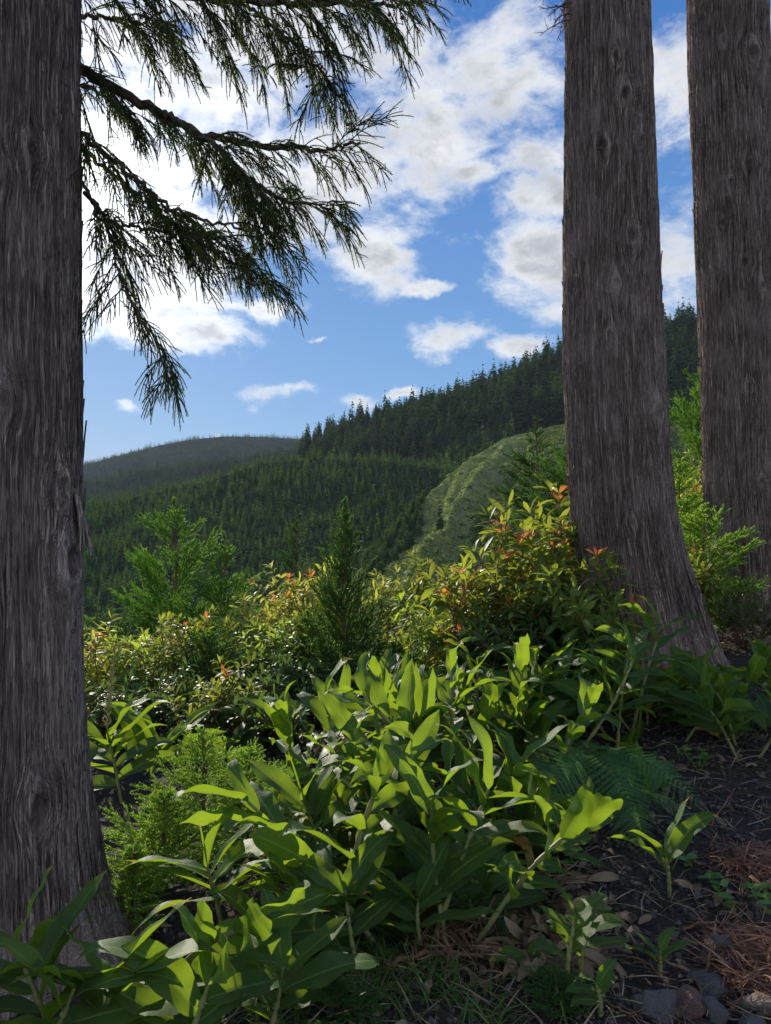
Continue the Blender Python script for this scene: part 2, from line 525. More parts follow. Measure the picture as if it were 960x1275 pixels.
M['slope'] = plain_mat('grassy_slope', (0.12, 0.15, 0.055), (0.24, 0.26, 0.11), 0.16, 0.95, 1.0, 1.2, 8, spec=0.0)
M['far_tree'] = leaf_mat('ridge_conifer', (0.020, 0.045, 0.020), (0.075, 0.12, 0.040), (0.08, 0.15, 0.02), 0.22, 0.9, 0.0)
M['plantation'] = leaf_mat('plantation_conifer', (0.026, 0.065, 0.024), (0.125, 0.21, 0.055), (0.17, 0.30, 0.04), 0.3, 0.9, 0.0)
M['scrub'] = leaf_mat('slope_scrub', (0.075, 0.125, 0.035), (0.46, 0.52, 0.16), (0.5, 0.6, 0.12), 0.3, 0.9, 0.0)


# ------------------------------------------------------------------ the ground
def ground_z(x, y):
    x = np.asarray(x, float); y = np.asarray(y, float)
    z = 0.035 * np.clip(x, -3, 12)
    z = z + 0.10 * np.clip(x - 1.0, 0, 6) * sstep(3.8, 8.0, y) + 0.035 * np.clip(y - 3.0, 0, 4) * sstep(-1.5, 0.5, x)
    y0 = 5.2 + 4.6 * sstep(0.3, 2.6, x - 0.12 * (y - 5))
    dr = 0.22 * np.maximum(y - y0, 0) + 0.33 * np.maximum(y - y0 - 7, 0)
    dl = 0.10 * np.maximum(-x - 3.0, 0)
    z = z - dr - dl
    z = z + 0.05 * (fbm(x * 1.7, y * 1.7, 0 * x, 4, 3) - 0.5) + 0.10 * (fbm(x * 0.45, y * 0.45, 0 * x, 3, 8) - 0.5)
    r = np.sqrt(x * x + y * y)
    return np.maximum(z, -52 - 4 * fbm(x / 60, y / 60, 0 * x, 3, 5) - 0.012 * np.clip(r - 300, 0, 3000))


def gz(x, y):
    return float(ground_z(np.array([x]), np.array([y]))[0])


nr, na = 430, 420
rr = 0.15 * (6000 / 0.15) ** (np.linspace(0, 1, nr) ** 0.92)
aa = np.linspace(0, 2 * np.pi, na, endpoint=False)
R_, A_ = np.meshgrid(rr, aa, indexing='ij')
X_ = R_ * np.sin(A_); Y_ = R_ * np.cos(A_)
Z_ = ground_z(X_, Y_)
micro = (fbm(X_ * 14, Y_ * 14, 0 * X_, 4, 21) - 0.5) * 0.05 * sstep(14, 5, R_)
Z_ = Z_ + micro
i, j = np.meshgrid(np.arange(nr - 1), np.arange(na), indexing='ij')
q = np.stack([i * na + j, i * na + (j + 1) % na, (i + 1) * na + (j + 1) % na, (i + 1) * na + j], -1).reshape(-1, 4)
g = Geo()
g.add(np.stack([X_, Y_, Z_], -1).reshape(-1, 3), q[:, ::-1])
g.add(np.vstack([np.stack([X_[0], Y_[0], Z_[0]], -1), [[0, 0, float(Z_[0].mean())]]]), np.array([[k, na, (k + 1) % na] for k in range(na)])[:, ::-1])
tag(g.build('ground', M['soil']), kind='structure')


# ------------------------------------------------------------------ the hills
def prof(pts, x):
    p = np.array(pts, float)
    return np.interp(x, p[:, 0], p[:, 1])


class Hill:
    """a ridge: crest line with a front slope to a toe nearer the viewer and a back slope behind"""
    def __init__(self, name, crest, dist, toe, toez, mat, rough, seed, nu=240, nv=90, u0=-420, u1=1380, power=1.0, gully=0.0, spurs=()):
        self.spurs = spurs
        self.crest, self.dist, self.toe, self.toez = crest, dist, toe, toez
        self.rough, self.seed, self.power, self.gully = rough, seed, power, gully
        us = np.linspace(u0, u1, nu); vs = np.linspace(-0.8, 1.0, nv)
        Uu, Vv = np.meshgrid(us, vs, indexing='ij')
        P = self.point(Uu, Vv)
        i, j = np.meshgrid(np.arange(nu - 1), np.arange(nv - 1), indexing='ij')
        q = np.stack([i * nv + j, i * nv + j + 1, (i + 1) * nv + j + 1, (i + 1) * nv + j], -1).reshape(-1, 4)
        g = Geo(); g.add(P.reshape(-1, 3), q)
        self.obj = tag(g.build(name, mat), kind='structure')

    def point(self, u, v):
        """u: direction (picture column), v: 0 at the crest, 1 at the toe, negative on the far side"""
        D = prof(self.dist, u); T = prof(self.toe, u)
        zc = CZ - (prof(self.crest, u) - 637.5) / F * D
        zt = prof(self.toez, u)
        f = np.clip(v, 0, 1) ** self.power
        y = np.where(v >= 0, D + (T - D) * v, D + (D * 0.7) * (-v))
        z = np.where(v >= 0, zc + (zt - zc) * f, zc + (zt - zc) * (-v) ** 1.3 * 1.1)
        x = (u - 480.0) / F * y
        n = fbm(x / 55 / self.rough, y / 55 / self.rough, 0 * x, 4, self.seed) - 0.5
        amp = np.clip(np.abs(v) * 5, 0, 1)
        z = z + n * 22 * self.rough * amp
        if self.gully:
            gl = np.abs(fbm(u / 26 + v * 2.2, v * 1.3, 0 * u, 3, self.seed + 9) - 0.5)
            z = z + (gl - 0.12) * self.gully * amp
        for (uc, du, wd_, am) in self.spurs:   # lesser spurs running down the slope
            z = z + am * np.exp(-np.abs((u - uc - du * v) / wd_) ** 1.4) * amp * (0.4 + v)
        return np.stack([x, y, z], -1)


far_hill = Hill('hill', [(-420, 640), (-100, 618), (60, 592), (100, 580), (150, 567), (200, 554), (240, 547), (280, 543), (330, 544), (380, 547), (480, 550), (700, 575), (1000, 610), (1380, 640)],
                [(-420, 1900), (1380, 1900)], [(-420, 1050), (1380, 1050)], [(-420, -70), (1380, -70)], M['hill_far'], 2.2, 31, 300, 80)
second_hill = Hill('hill', [(-420, 640), (60, 611), (100, 603), (160, 590), (240, 578), (300, 570), (375, 556), (450, 552), (600, 560), (1380, 600)],
                   [(-420, 1050), (1380, 1050)], [(-420, 600), (1380, 600)], [(-420, -70), (1380, -70)], M['hill_far'], 1.2, 37, 260, 70)
ridge = Hill('hill', [(-420, 720), (200, 640), (330, 585), (372, 566), (400, 548), (450, 528), (500, 513), (550, 506), (600, 492), (640, 472), (700, 450), (760, 431), (820, 414), (870, 406), (960, 395), (1380, 350)],
             [(-420, 700), (375, 660), (600, 600), (870, 520), (1380, 420)], [(-420, 420), (500, 400), (700, 380), (1380, 240)],
             [(-420, -55), (450, -20), (560, 12), (700, 20), (1380, 10)], M['hill_dark'], 0.7, 41, 320, 110)
plant_hill = Hill('hill', [(-420, 690), (0, 650), (100, 632), (150, 622), (230, 606), (290, 589), (340, 574), (400, 570), (480, 573), (540, 582), (600, 600), (700, 650), (1380, 760)],
                  [(-420, 470), (400, 450), (540, 420), (700, 380), (1380, 330)], [(-420, 190), (480, 200), (1380, 200)],
                  [(-420, -50), (300, -50), (480, -42), (700, -50), (1380, -55)], M['hill_dark'], 0.55, 47, 320, 110, power=0.85)
slope = Hill('hill', [(-420, 1100), (380, 830), (425, 735), (460, 697), (488, 668), (510, 642), (540, 610), (580, 575), (628, 546), (690, 531), (760, 520), (900, 520), (1380, 500)],
             [(-420, 230), (440, 240), (472, 256), (522, 288), (592, 340), (635, 378), (760, 400), (1380, 330)], [(-420, 120), (480, 130), (800, 120), (1380, 110)],
             [(-420, -55), (440, -50), (560, -38), (700, -26), (1380, -20)], M['slope'], 0.30, 53, 420, 150, power=0.9, gully=9.0, spurs=((640, -190, 26, 11.0), (720, -120, 24, 9.0), (590, -120, 16, 5.0)))

# ------------------------------------------------------------------ forest on the hills


def conifer_template(seed, blades, slim, rag=0.35):
    r = np.random.default_rng(seed)
    h = 0.10 + 0.9 * (1 - np.sqrt(r.random(blades)) * 0.98)
    h = np.sort(h)
    th = r.random(blades) * 6.283
    rad = slim * np.clip((1.04 - h), 0.03, 1) ** 0.72 * (1 - rag * r.random(blades)) * np.clip(h / 0.16, 0.5, 1)
    wdt = 0.05 + 0.34 * rad
    P0 = np.stack([0.12 * rad * np.cos(th), 0.12 * rad * np.sin(th), h + 0.035], -1)
    tip = np.stack([rad * np.cos(th), rad * np.sin(th), h - 0.10 * (rad / slim) + 0.05 * r.random(blades)], -1)
    side = np.stack([-np.sin(th), np.cos(th), 0.5 * (r.random(blades) - 0.5)], -1)
    mid = 0.45 * P0 + 0.55 * tip
    v = np.stack([P0, mid + side * wdt[:, None] * 0.6, tip, mid - side * wdt[:, None] * 0.6], 1).reshape(-1, 3)
    v[1::4, 2] -= 0.02; v[3::4, 2] -= 0.02
    v = np.vstack([v, [[0.012, 0, 0], [-0.006, 0.011, 0], [-0.006, -0.011, 0], [0, 0, 0.99]]])
    n = blades * 4
    f3 = []
    q = (np.arange(blades) * 4)[:, None] + np.arange(4)[None]
    q = np.vstack([q, [[n, n + 1, n + 3, n + 3]]])
    tri = np.vstack([q[:blades, [0, 1, 2]], q[:blades, [0, 2, 3]], [[n, n + 1, n + 3], [n + 1, n + 2, n + 3], [n + 2, n, n + 3]]])
    return v, tri


def upright_axes(n, r, lean=0.04):
    th = r.random(n) * 6.283
    Z = unit(np.stack([lean * r.normal(size=n), lean * r.normal(size=n), np.ones(n)], -1))
    X = np.stack([np.cos(th), np.sin(th), 0 * th], -1)
    X = unit(X - (X * Z).sum(-1, keepdims=True) * Z)
    return X, np.cross(Z, X), Z


def forest(hill, n, u0, u1, v0, v1, hmin, hmax, temps, mat, name, seed, keep=None, individuals=0, ind_name=None, ind_label=None, ind_cat=None, ind_group=None):
    r = np.random.default_rng(seed)
    u = u0 + (u1 - u0) * r.random(n); v = v0 + (v1 - v0) * r.random(n)
    if keep is not None:
        k = keep(u, v); u, v = u[k], v[k]
    P = hill.point(u, v); n = len(P)
    H = hmin + (hmax - hmin) * r.random(n) ** 0.8
    H *= 0.8 + 0.4 * fbm(P[:, 0] / 40, P[:, 1] / 40, 0 * H, 2, seed)
    H = H * np.exp(0.16 * r.normal(size=n))
    P[:, 2] -= 0.3
    X, Y, Z = upright_axes(n, r)
    tone = np.clip(0.5 + 1.1 * (fbm(P[:, 0] / 30, P[:, 1] / 30, 0 * H, 3, seed + 4) - 0.5) + 0.33 * r.normal(size=n), 0, 1)
    order = np.argsort(-(H / P[:, 1]))
    ind = order[:individuals]; rest = order[individuals:]
    which = r.integers(0, len(temps), n)
    if individuals:
        vis = []
        meshes = []
        for k, (tv, tf) in enumerate(temps):
            for tn in (0.2, 0.5, 0.8):
                gg = Geo(); gg.add(tv, tf, (0, 0, tn))
                me = gg.mesh(ind_name); me.materials.append(mat); meshes.append(me)
        for a in ind:
            o = bpy.data.objects.new(ind_name, meshes[which[a] * 3 + min(2, int(tone[a] * 3))])
            COL.objects.link(o)
            o.location = P[a]; o.scale = (H[a],) * 3; o.rotation_euler = (0, 0, r.random() * 6.28)
            tag(o, ind_label, ind_cat, ind_group)
    if len(rest):
        gg = Geo()
        for k, (tv, tf) in enumerate(temps):
            s = rest[which[rest] == k]
            gg.stamp(tv, tf, P[s], X[s], Y[s], Z[s], H[s], None, tone[s])
        o = gg.build(name, mat)
        tag(o, kind='stuff')
        return o


T_big = [conifer_template(s, 90, 0.26) for s in (1, 2, 3, 4, 5)]
T_small = [conifer_template(s, 40, 0.26, 0.5) for s in (11, 12, 13, 14)]
T_far = [conifer_template(s, 16, 0.34, 0.3) for s in (21, 22, 23)]

forest_edge = [(330, 0.02), (372, 0.05), (385, 0.25), (440, 0.62), (520, 0.66), (560, 0.60), (620, 0.52), (660, 0.6), (760, 0.8), (900, 1.0), (1380, 1.0)]
o = forest(ridge, 5600, 372, 1300, -0.16, 1.0, 12, 21, T_big, M['far_tree'], 'ridge_forest', 5,
           keep=lambda u, v: v < prof(forest_edge, u), individuals=220, ind_name='conifer',
           ind_label='dark tall conifer in the dense forest covering the right-hand ridge', ind_cat='tree', ind_group='conifers of the ridge forest')
tag(o, 'dense dark conifer forest covering the ridge behind the grassy slope', 'forest')
o = forest(plant_hill, 12500, -300, 700, -0.12, 1.0, 4.2, 7.2, T_small, M['plantation'], 'plantation_forest', 6,
           individuals=80, ind_name='conifer', ind_label='mid green young conifer in the plantation across the valley floor',
           ind_cat='tree', ind_group='conifers of the plantation')
tag(o, 'green conifer plantation covering the low hill across the valley', 'forest')
o = forest(ridge, 1800, 372, 640, 0.5, 1.0, 7, 11, T_small, M['plantation'], 'mixed_wood', 16, keep=lambda u, v: v >= prof(forest_edge, u) - 0.05)
tag(o, 'lighter mixed wood at the foot of the dark ridge forest', 'forest')
o = forest(second_hill, 8500, -420, 560, -0.06, 0.8, 9, 13, T_far, M['far_tree'], 'distant_wood', 7)
tag(o, 'bluish dark wood on the second ridge below the farthest hill', 'forest')
o = forest(far_hill, 14000, -420, 600, -0.04, 0.6, 9, 13, T_far, M['far_tree'], 'distant_wood', 8)
tag(o, 'hazy dark wood covering the farthest hill on the left', 'forest')


def bush_template(seed, n=26):
    r = np.random.default_rng(seed)
    d = unit(r.normal(size=(n, 3))); d[:, 2] = np.abs(d[:, 2])
    c = d * (0.35 + 0.25 * r.random((n, 1))) * np.array([1, 1, 0.75])
    a = unit(np.cross(d, r.normal(size=(n, 3)))); b = np.cross(d, a)
    s = 0.20 + 0.14 * r.random((n, 1))
    v = np.stack([c + a * s, c + b * s, c - a * s, c - b * s], 1).reshape(-1, 3)
    q = (np.arange(n) * 4)[:, None] + np.arange(4)[None]
    return v, np.vstack([q[:, [0, 1, 2]], q[:, [0, 2, 3]]])


T_bush = [bush_template(s) for s in (31, 32, 33)]
r = np.random.default_rng(77)
n = 34000
u = 430 + 560 * r.random(n); v = -0.05 + 1.05 * r.random(n)
P = slope.point(u, v)
nn = fbm(P[:, 0] / 12, P[:, 1] / 12, P[:, 2] / 2.2, 3, 90)
S = (0.28 + 0.95 * nn ** 2 + 0.3 * r.random(n) + 1.6 * (r.random(n) < 0.012))
zone = sstep(-14, 22, u - (678 - 185 * v) + 26 * (fbm(u / 22, v * 5, 0 * u, 3, 95) - 0.5))   # darker bushes beyond the spur
S = S * (1 + 0.9 * zone)
X, Y, Z = upright_axes(n, r, 0.2)
gg = Geo()
wch = r.integers(0, 3, n)
for k, (tv, tf) in enumerate(T_bush):
    s = wch == k
    gg.stamp(tv, tf, P[s], X[s], Y[s], Z[s], S[s], None, np.clip(0.62 - 0.55 * zone[s] + 1.4 * (nn[s] - 0.5) + 0.2 * r.normal(size=s.sum()), 0, 1))
tag(gg.build('scrub', M['scrub']), 'pale green scrub and tall grass covering the lit slope', 'scrub', kind='stuff')

r = np.random.default_rng(78)
n = 420
u = np.where(r.random(n) < 0.6, 452 + 75 * r.random(n), 560 + 240 * r.random(n)); v = np.where(u < 530, -0.03 + 0.22 * r.random(n) ** 1.5, 0.45 + 0.55 * r.random(n))
P = slope.point(u, v); H = 2.0 + 4.5 * r.random(n)
X, Y, Z = upright_axes(n, r)
gg = Geo(); gg.stamp(T_small[0][0], T_small[0][1], P, X, Y, Z, np.stack([H * 1.5, H * 1.5, H], -1), None, 0.55 * r.random(n))
tag(gg.build('scrub', M['plantation']), 'scattered darker young trees and bushes along the edges of the lit slope', 'scrub', kind='stuff')

for (px, py, v_, lab) in ((548, 0, 0.42, 'small dark conifer standing alone low on the grassy slope'), (519, 0, 0.10, 'pale spindly young tree at the left edge of the grassy slope'),
                          (640, 0, 0.75, 'dark little conifer on the lower right of the grassy slope')):
    p = slope.point(np.array([float(px)]), np.array([v_]))[0]
    gg = Geo(); gg.add(T_big[1][0], T_big[1][1], (0, 0, 0.3))
    o = gg.build('conifer', M['far_tree'])
    o.location = p; o.scale = (9.5, 9.5, 10.5) if px == 548 else (6, 6, 7)
    tag(o, lab, 'tree')


# ------------------------------------------------------------------ big cedar trunks
def make_trunk(axis_pts, radii, seed, name, parent, mat, knots=(), buttress=(), nth=300, nz=420, amp=1.0, zbias=1.0, fq=1.0, strips=0, srange=(0, 4), sface=0.0, sspan=1.8, swid=1.0):
    """stringy-barked trunk; axis_pts (z, x, y) rows, radii (z, r) rows, relative to the thing's base"""
    ax = np.array(axis_pts, float); rd = np.array(radii, float)
    z = ax[0, 0] + (ax[-1, 0] - ax[0, 0]) * np.linspace(0, 1, nz) ** zbias
    th = np.linspace(0, 2 * np.pi, nth, endpoint=False)
    Zg, Tg = np.meshgrid(z, th, indexing='ij')
    cx = np.interp(Zg, ax[:, 0], ax[:, 1]); cy = np.interp(Zg, ax[:, 0], ax[:, 2])
    R = np.interp(Zg, rd[:, 0], rd[:, 1])
    R = R + sum(a * np.exp(-((np.angle(np.exp(1j * (Tg - t0)))) / wd) ** 2) * np.exp(-np.maximum(Zg, 0) / hh) for (t0, wd, a, hh) in buttress)
    Rm = float(np.median(rd[:, 1]))
    warp = np.zeros_like(Tg); kd = np.zeros_like(Tg); kr = np.zeros_like(Tg)
    for (t0, z0, s, depth) in knots:
        da = np.angle(np.exp(1j * (Tg - t0))) * Rm; dz = Zg - z0
        q2 = (da / s) ** 2 + (dz / (s * 1.5)) ** 2
        warp += da * 0.9 * np.exp(-q2 / 1.8)
        kd += 1.3 * depth * np.exp(-q2 * 1.6) - 1.5 * depth * np.exp(-q2 * 8) + 0.15 * depth * np.sin(np.sqrt(q2) * 14) * np.exp(-q2 * 1.5)
        kr += np.exp(-q2 * 6)
    T2 = Tg - warp / Rm
    T2 = T2 + 0.14 * (fbm(np.cos(Tg) * 2.2, np.sin(Tg) * 2.2, Zg * 0.8, 3, seed + 50) - 0.5) + 0.03 * (fbm(np.cos(Tg) * 9, np.sin(Tg) * 9, Zg * 4.0, 3, seed + 60) - 0.5)
    c, s = np.cos(T2) * Rm, np.sin(T2) * Rm

    def ridged(f, fz, sd):
        return 1 - np.abs(2 * vnoise(c * f, s * f, Zg * fz, sd) - 1)
    def groove(f, fz, sd, wd):   # narrow clefts between flat strips of bark
        return np.exp(-(np.abs(2 * vnoise(c * f, s * f, Zg * fz, sd) - 1) / wd) ** 2)
    g1 = groove(fq * 24, 1.1, seed, 0.18); g2 = groove(fq * 50, 2.4, seed + 1, 0.24); g3 = ridged(fq * 110, 6.0, seed + 2)
    low = fbm(np.cos(Tg) * 1.6, np.sin(Tg) * 1.6, Zg * 0.7, 3, seed + 3) - 0.5
    strip = vnoise(c * fq * 44, s * fq * 44, Zg * 1.5, seed + 7)
    h = 0.42 + 0.36 * strip + 0.20 * g3 - 0.60 * g1 - 0.38 * g2
    R = R + amp * 0.022 * (h - 0.5) + 0.07 * low * Rm + kd
    P = np.stack([cx + R * np.cos(Tg), cy + R * np.sin(Tg), Zg], -1)
    i, j = np.meshgrid(np.arange(nz - 1), np.arange(nth), indexing='ij')
    q = np.stack([i * nth + j, i * nth + (j + 1) % nth, (i + 1) * nth + (j + 1) % nth, (i + 1) * nth + j], -1).reshape(-1, 4)
    lp = np.stack([Tg, Zg, np.clip(h * 0.95 + 0.14 - 0.75 * kr, 0, 1)], -1)
    g = Geo(); g.add(P.reshape(-1, 3), q, lp.reshape(-1, 3))
    if strips:   # loose fibrous strips of bark, each a thin raised ribbon that follows the grain
        rs = np.random.default_rng(seed + 5)
        m = 11
        zlo, zhi = srange
        z0 = zlo + (zhi - zlo) * rs.random(strips)
        L_ = (0.14 + 0.65 * rs.random(strips) ** 1.5) * (0.6 + 0.4 * swid)
        t0 = sface + sspan * (2 * rs.random(strips) - 1)
        wd = (0.0022 + 0.0058 * rs.random(strips) ** 2) * swid
        tt = np.linspace(0, 1, m)
        Zs = np.minimum(z0[:, None] + L_[:, None] * tt[None], ax[-1, 0] - 0.01)
        Ts = t0[:, None] + 0 * Zs
        Ts = Ts + 0.10 * (fbm(np.cos(Ts) * 2.2, np.sin(Ts) * 2.2, Zs * 1.3, 2, seed + 50) - 0.5) + (0.012 / Rm) * (fbm(np.cos(Ts) * 20, np.sin(Ts) * 20, Zs * 7.0, 2, seed + 61) - 0.5) * 2
        for (kt, kz, ks, kdp) in knots:   # the grain parts round the knots
            da = np.angle(np.exp(1j * (Ts - kt))) * Rm; dz = Zs - kz
            Ts = Ts + np.sign(da) * (ks * 0.8 / Rm) * np.exp(-((da / (ks * 1.3)) ** 2 + (dz / (ks * 1.6)) ** 2))
        iz = np.clip(np.searchsorted(z, Zs), 1, nz - 1); it = np.round((Ts % (2 * np.pi)) / (2 * np.pi) * nth).astype(int) % nth
        Rs = np.maximum(R[iz, it], 0.5 * (R[iz, (it + 2) % nth] + R[iz, (it - 2) % nth]))
        Rs = 0.5 * Rs + 0.5 * Rs.mean(1, keepdims=True) + 0.12 * (Rs[:, -1:] - Rs[:, :1]) * (tt[None] - 0.5)
        slope_ = np.polyfit(tt, Rs.T, 1)[0][:, None]
        peel = (rs.random((strips, 1)) < 0.06) * 0.018 * np.clip(tt[None] * 2 - 1, 0, 1) ** 2 * rs.random((strips, 1))
        prof2 = np.sin(np.pi * np.clip(tt, 0.03, 0.97)) ** 0.5
        cxs = np.interp(Zs, ax[:, 0], ax[:, 1]); cys = np.interp(Zs, ax[:, 0], ax[:, 2])
        tn = np.clip(0.55 + 0.30 * rs.normal(size=strips), 0.05, 1)
        vs = np.zeros((strips, m, 3, 3)); la = np.zeros((strips, m, 3, 3))
        for c_, off_ in enumerate((-1, 0, 1)):
            ang_ = Ts + off_ * wd[:, None] * prof2[None] / Rs
            rad_ = Rs + peel + (0.0045 if off_ == 0 else -0.003) * (0.6 + 0.8 * tn[:, None])
            vs[:, :, c_] = np.stack([cxs + rad_ * np.cos(ang_), cys + rad_ * np.sin(ang_), Zs], -1)
            la[:, :, c_, 2] = tn[:, None] * (1.0 if off_ == 0 else 0.6)
        i, j = np.meshgrid(np.arange(m - 1), np.arange(2), indexing='ij')
        q1 = np.stack([i * 3 + j, i * 3 + j + 1, (i + 1) * 3 + j + 1, (i + 1) * 3 + j], -1).reshape(-1, 4)
        g.add(vs.reshape(-1, 3), (q1[None] + (np.arange(strips) * m * 3)[:, None, None]).reshape(-1, 4), la.reshape(-1, 3))
    return g.build(name, mat, parent)


def facing(px_from_centre):  # angle on a trunk that faces the viewer, then offset
    return -math.pi / 2 + px_from_centre


bl = at(-2, 1182, 2.8)
left_tree = thing('cedar_tree', (bl[0], bl[1], gz(bl[0], bl[1])),
                  'huge grey-brown cedar trunk cut by the left picture edge, with drooping branches', 'tree')
LT = left_tree.location.copy()
va = math.atan2(-bl[1], -bl[0])    # direction from the trunk towards the viewer
left_trunk = make_trunk([(-0.3, 0.0, 0), (1.5, 0.0, 0), (4, -0.005, 0), (7, -0.02, 0.02)],
                        [(-0.3, 0.43), (0.0, 0.365), (0.1, 0.335), (0.22, 0.312), (0.4, 0.295), (0.8, 0.283), (1.2, 0.278), (3, 0.276), (4, 0.274), (7, 0.25)],
                        100, 'trunk', left_tree, M['bark_near'],
                        knots=[(va - 0.12, 2.80, 0.060, 0.018), (va + 0.40, 2.88, 0.05, 0.02), (va + 0.02, 2.02, 0.06, 0.012), (va + 0.75, 1.72, 0.055, 0.03),
                               (va + 0.95, 1.45, 0.09, 0.035), (va + 0.45, 0.62, 0.06, 0.016), (va - 0.25, 3.5, 0.04, 0.014)],
                        buttress=[(va + 1.25, 0.5, 0.16, 0.22), (va - 0.2, 0.4, 0.05, 0.25), (va + 2.6, 0.5, 0.10, 0.3), (va + 0.75, 0.16, 0.05, 0.3), (va + 0.3, 0.13, 0.045, 0.25), (va + 1.6, 0.15, 0.06, 0.3), (va - 1.6, 0.5, 0.10, 0.3)],
                        nth=600, nz=700, amp=1.1, zbias=1.35, strips=4600, srange=(-0.05, 4.3), sface=va, swid=1.0)
# torn strip of bark hanging off the right edge of the trunk
g = Geo()
ra = va + 1.22
for k in range(7):
    a = ra - 0.20 + 0.05 * k
    z0 = 1.72 - 0.02 * k; z1 = 1.47 + 0.04 * rng.random() + 0.02 * (k % 3)
    pts = [(0.292 * math.cos(a), 0.292 * math.sin(a), z0), (0.312 * math.cos(a), 0.312 * math.sin(a), (z0 + z1) / 2),
           ((0.312 + 0.007 * (k % 4)) * math.cos(a), (0.312 + 0.007 * (k % 4)) * math.sin(a), z1)]
    g.tube(spline(pts, 12), np.linspace(0.010, 0.003, 12), 5, 0.8)
o = g.build('bark_strip', M['bark_near'], left_tree)
o['label'] = 'loose torn strips of pale bark on the trunk edge'

bm_ = at(797, 872, 6.0)
mid_tree = thing('cedar_tree', (at(778, 870, 6.0)[0], 6.0, gz(at(778, 870, 6.0)[0], 6.0) + 0.0),
                 'tall grey-brown cedar trunk with a base flaring to the right, middle of the three', 'tree')
base = mid_tree.location
zz = lambda py, Y, b: CZ - (py - 637.5) / F * Y - b.z
xx = lambda px, Y, b: (px - 480) / F * Y - b.x


def trunk_from_outline(rows, Y, b):
    """rows of (py, left px, right px) -> axis and radius tables in metres"""
    ax, rd = [], []
    for (py, l, rgt) in rows:
        z = zz(py, Y, b); ax.append((z, xx((l + rgt) / 2, Y, b), 0)); rd.append((z, (rgt - l) / 2 / F * Y))
    ax.sort(); rd.sort()
    ax = [(ax[0][0] - 0.5, ax[0][1], 0)] + ax; rd = [(rd[0][0] - 0.5, rd[0][1] * 1.1)] + rd
    s = (ax[-1][1] - ax[-2][1]) / (ax[-1][0] - ax[-2][0])
    ax.append((9.0, ax[-1][1] + s * (9 - ax[-1][0]), 0)); rd.append((9.0, rd[-1][1] * 0.78))
    return ax, rd


ax, rd = trunk_from_outline([(-200, 706, 800), (0, 706, 806), (150, 705, 812), (300, 704, 817), (450, 703, 824), (560, 708, 830), (640, 713, 838), (700, 718, 851), (750, 722, 866), (800, 724, 882), (840, 726, 896), (880, 722, 912)], 6.0, base)
va2 = math.atan2(-6.0, -base.x)
make_trunk(ax, rd, 200, 'trunk', mid_tree, M['bark'],
           knots=[(va2 + 0.35, zz(147, 6, base), 0.075, 0.028), (va2 + 0.45, zz(315, 6, base), 0.085, 0.034), (va2 + 0.1, zz(370, 6, base), 0.06, 0.02), (va2 + 0.75, zz(200, 6, base), 0.06, 0.02),
                  (va2 - 0.1, zz(205, 6, base), 0.06, 0.02), (va2 + 0.9, zz(520, 6, base), 0.09, 0.03), (va2 - 0.05, zz(430, 6, base), 0.05, 0.016), (va2 + 0.2, zz(100, 6, base), 0.06, 0.02), (va2 + 0.15, zz(650, 6, base), 0.05, 0.015)],
           buttress=[(va2 + 1.4, 0.5, 0.12, 0.3), (va2 + 0.5, 0.3, 0.05, 0.35), (va2 - 0.6, 0.3, 0.06, 0.35), (va2 + 0.85, 0.13, 0.05, 0.4), (va2 + 0.15, 0.12, 0.045, 0.35), (va2 + 1.15, 0.12, 0.05, 0.5), (va2 - 0.2, 0.12, 0.04, 0.4), (va2 + 2.9, 0.6, 0.15, 0.4)], nth=520, nz=560, amp=1.3, fq=1.25, strips=5600, srange=(-0.1, 6.6), sface=va2, swid=1.35)

rb = at(925, 775, 8.0)
right_tree = thing('cedar_tree', (rb[0], 8.0, gz(rb[0], 8.0)), 'straight dark cedar trunk at the right picture edge, dotted with pale lichen', 'tree')
b3 = right_tree.location
ax, rd = trunk_from_outline([(-200, 852, 946), (0, 858, 951), (150, 863, 955), (300, 869, 961), (450, 875, 968), (560, 879, 974), (650, 882, 981), (720, 884, 990), (770, 882, 1000), (800, 876, 1010)], 8.0, b3)
va3 = math.atan2(-8.0, -b3.x)
make_trunk(ax, rd, 300, 'trunk', right_tree, M['bark'],
           knots=[(va3 + 0.6, zz(95, 8, b3), 0.11, 0.05), (va3 - 0.1, zz(75, 8, b3), 0.06, 0.025), (va3 - 0.05, zz(245, 8, b3), 0.06, 0.025), (va3 + 0.4, zz(225, 8, b3), 0.06, 0.025), (va3 + 0.2, zz(340, 8, b3), 0.06, 0.03),
                  (va3 + 0.6, zz(370, 8, b3), 0.06, 0.025), (va3 - 0.3, zz(290, 8, b3), 0.05, 0.02), (va3 + 0.15, zz(490, 8, b3), 0.06, 0.02), (va3 + 0.35, zz(600, 8, b3), 0.05, 0.02)],
           nth=480, nz=520, amp=1.4, fq=1.2, strips=5200, srange=(-0.1, 7.6), sface=va3, swid=1.5)

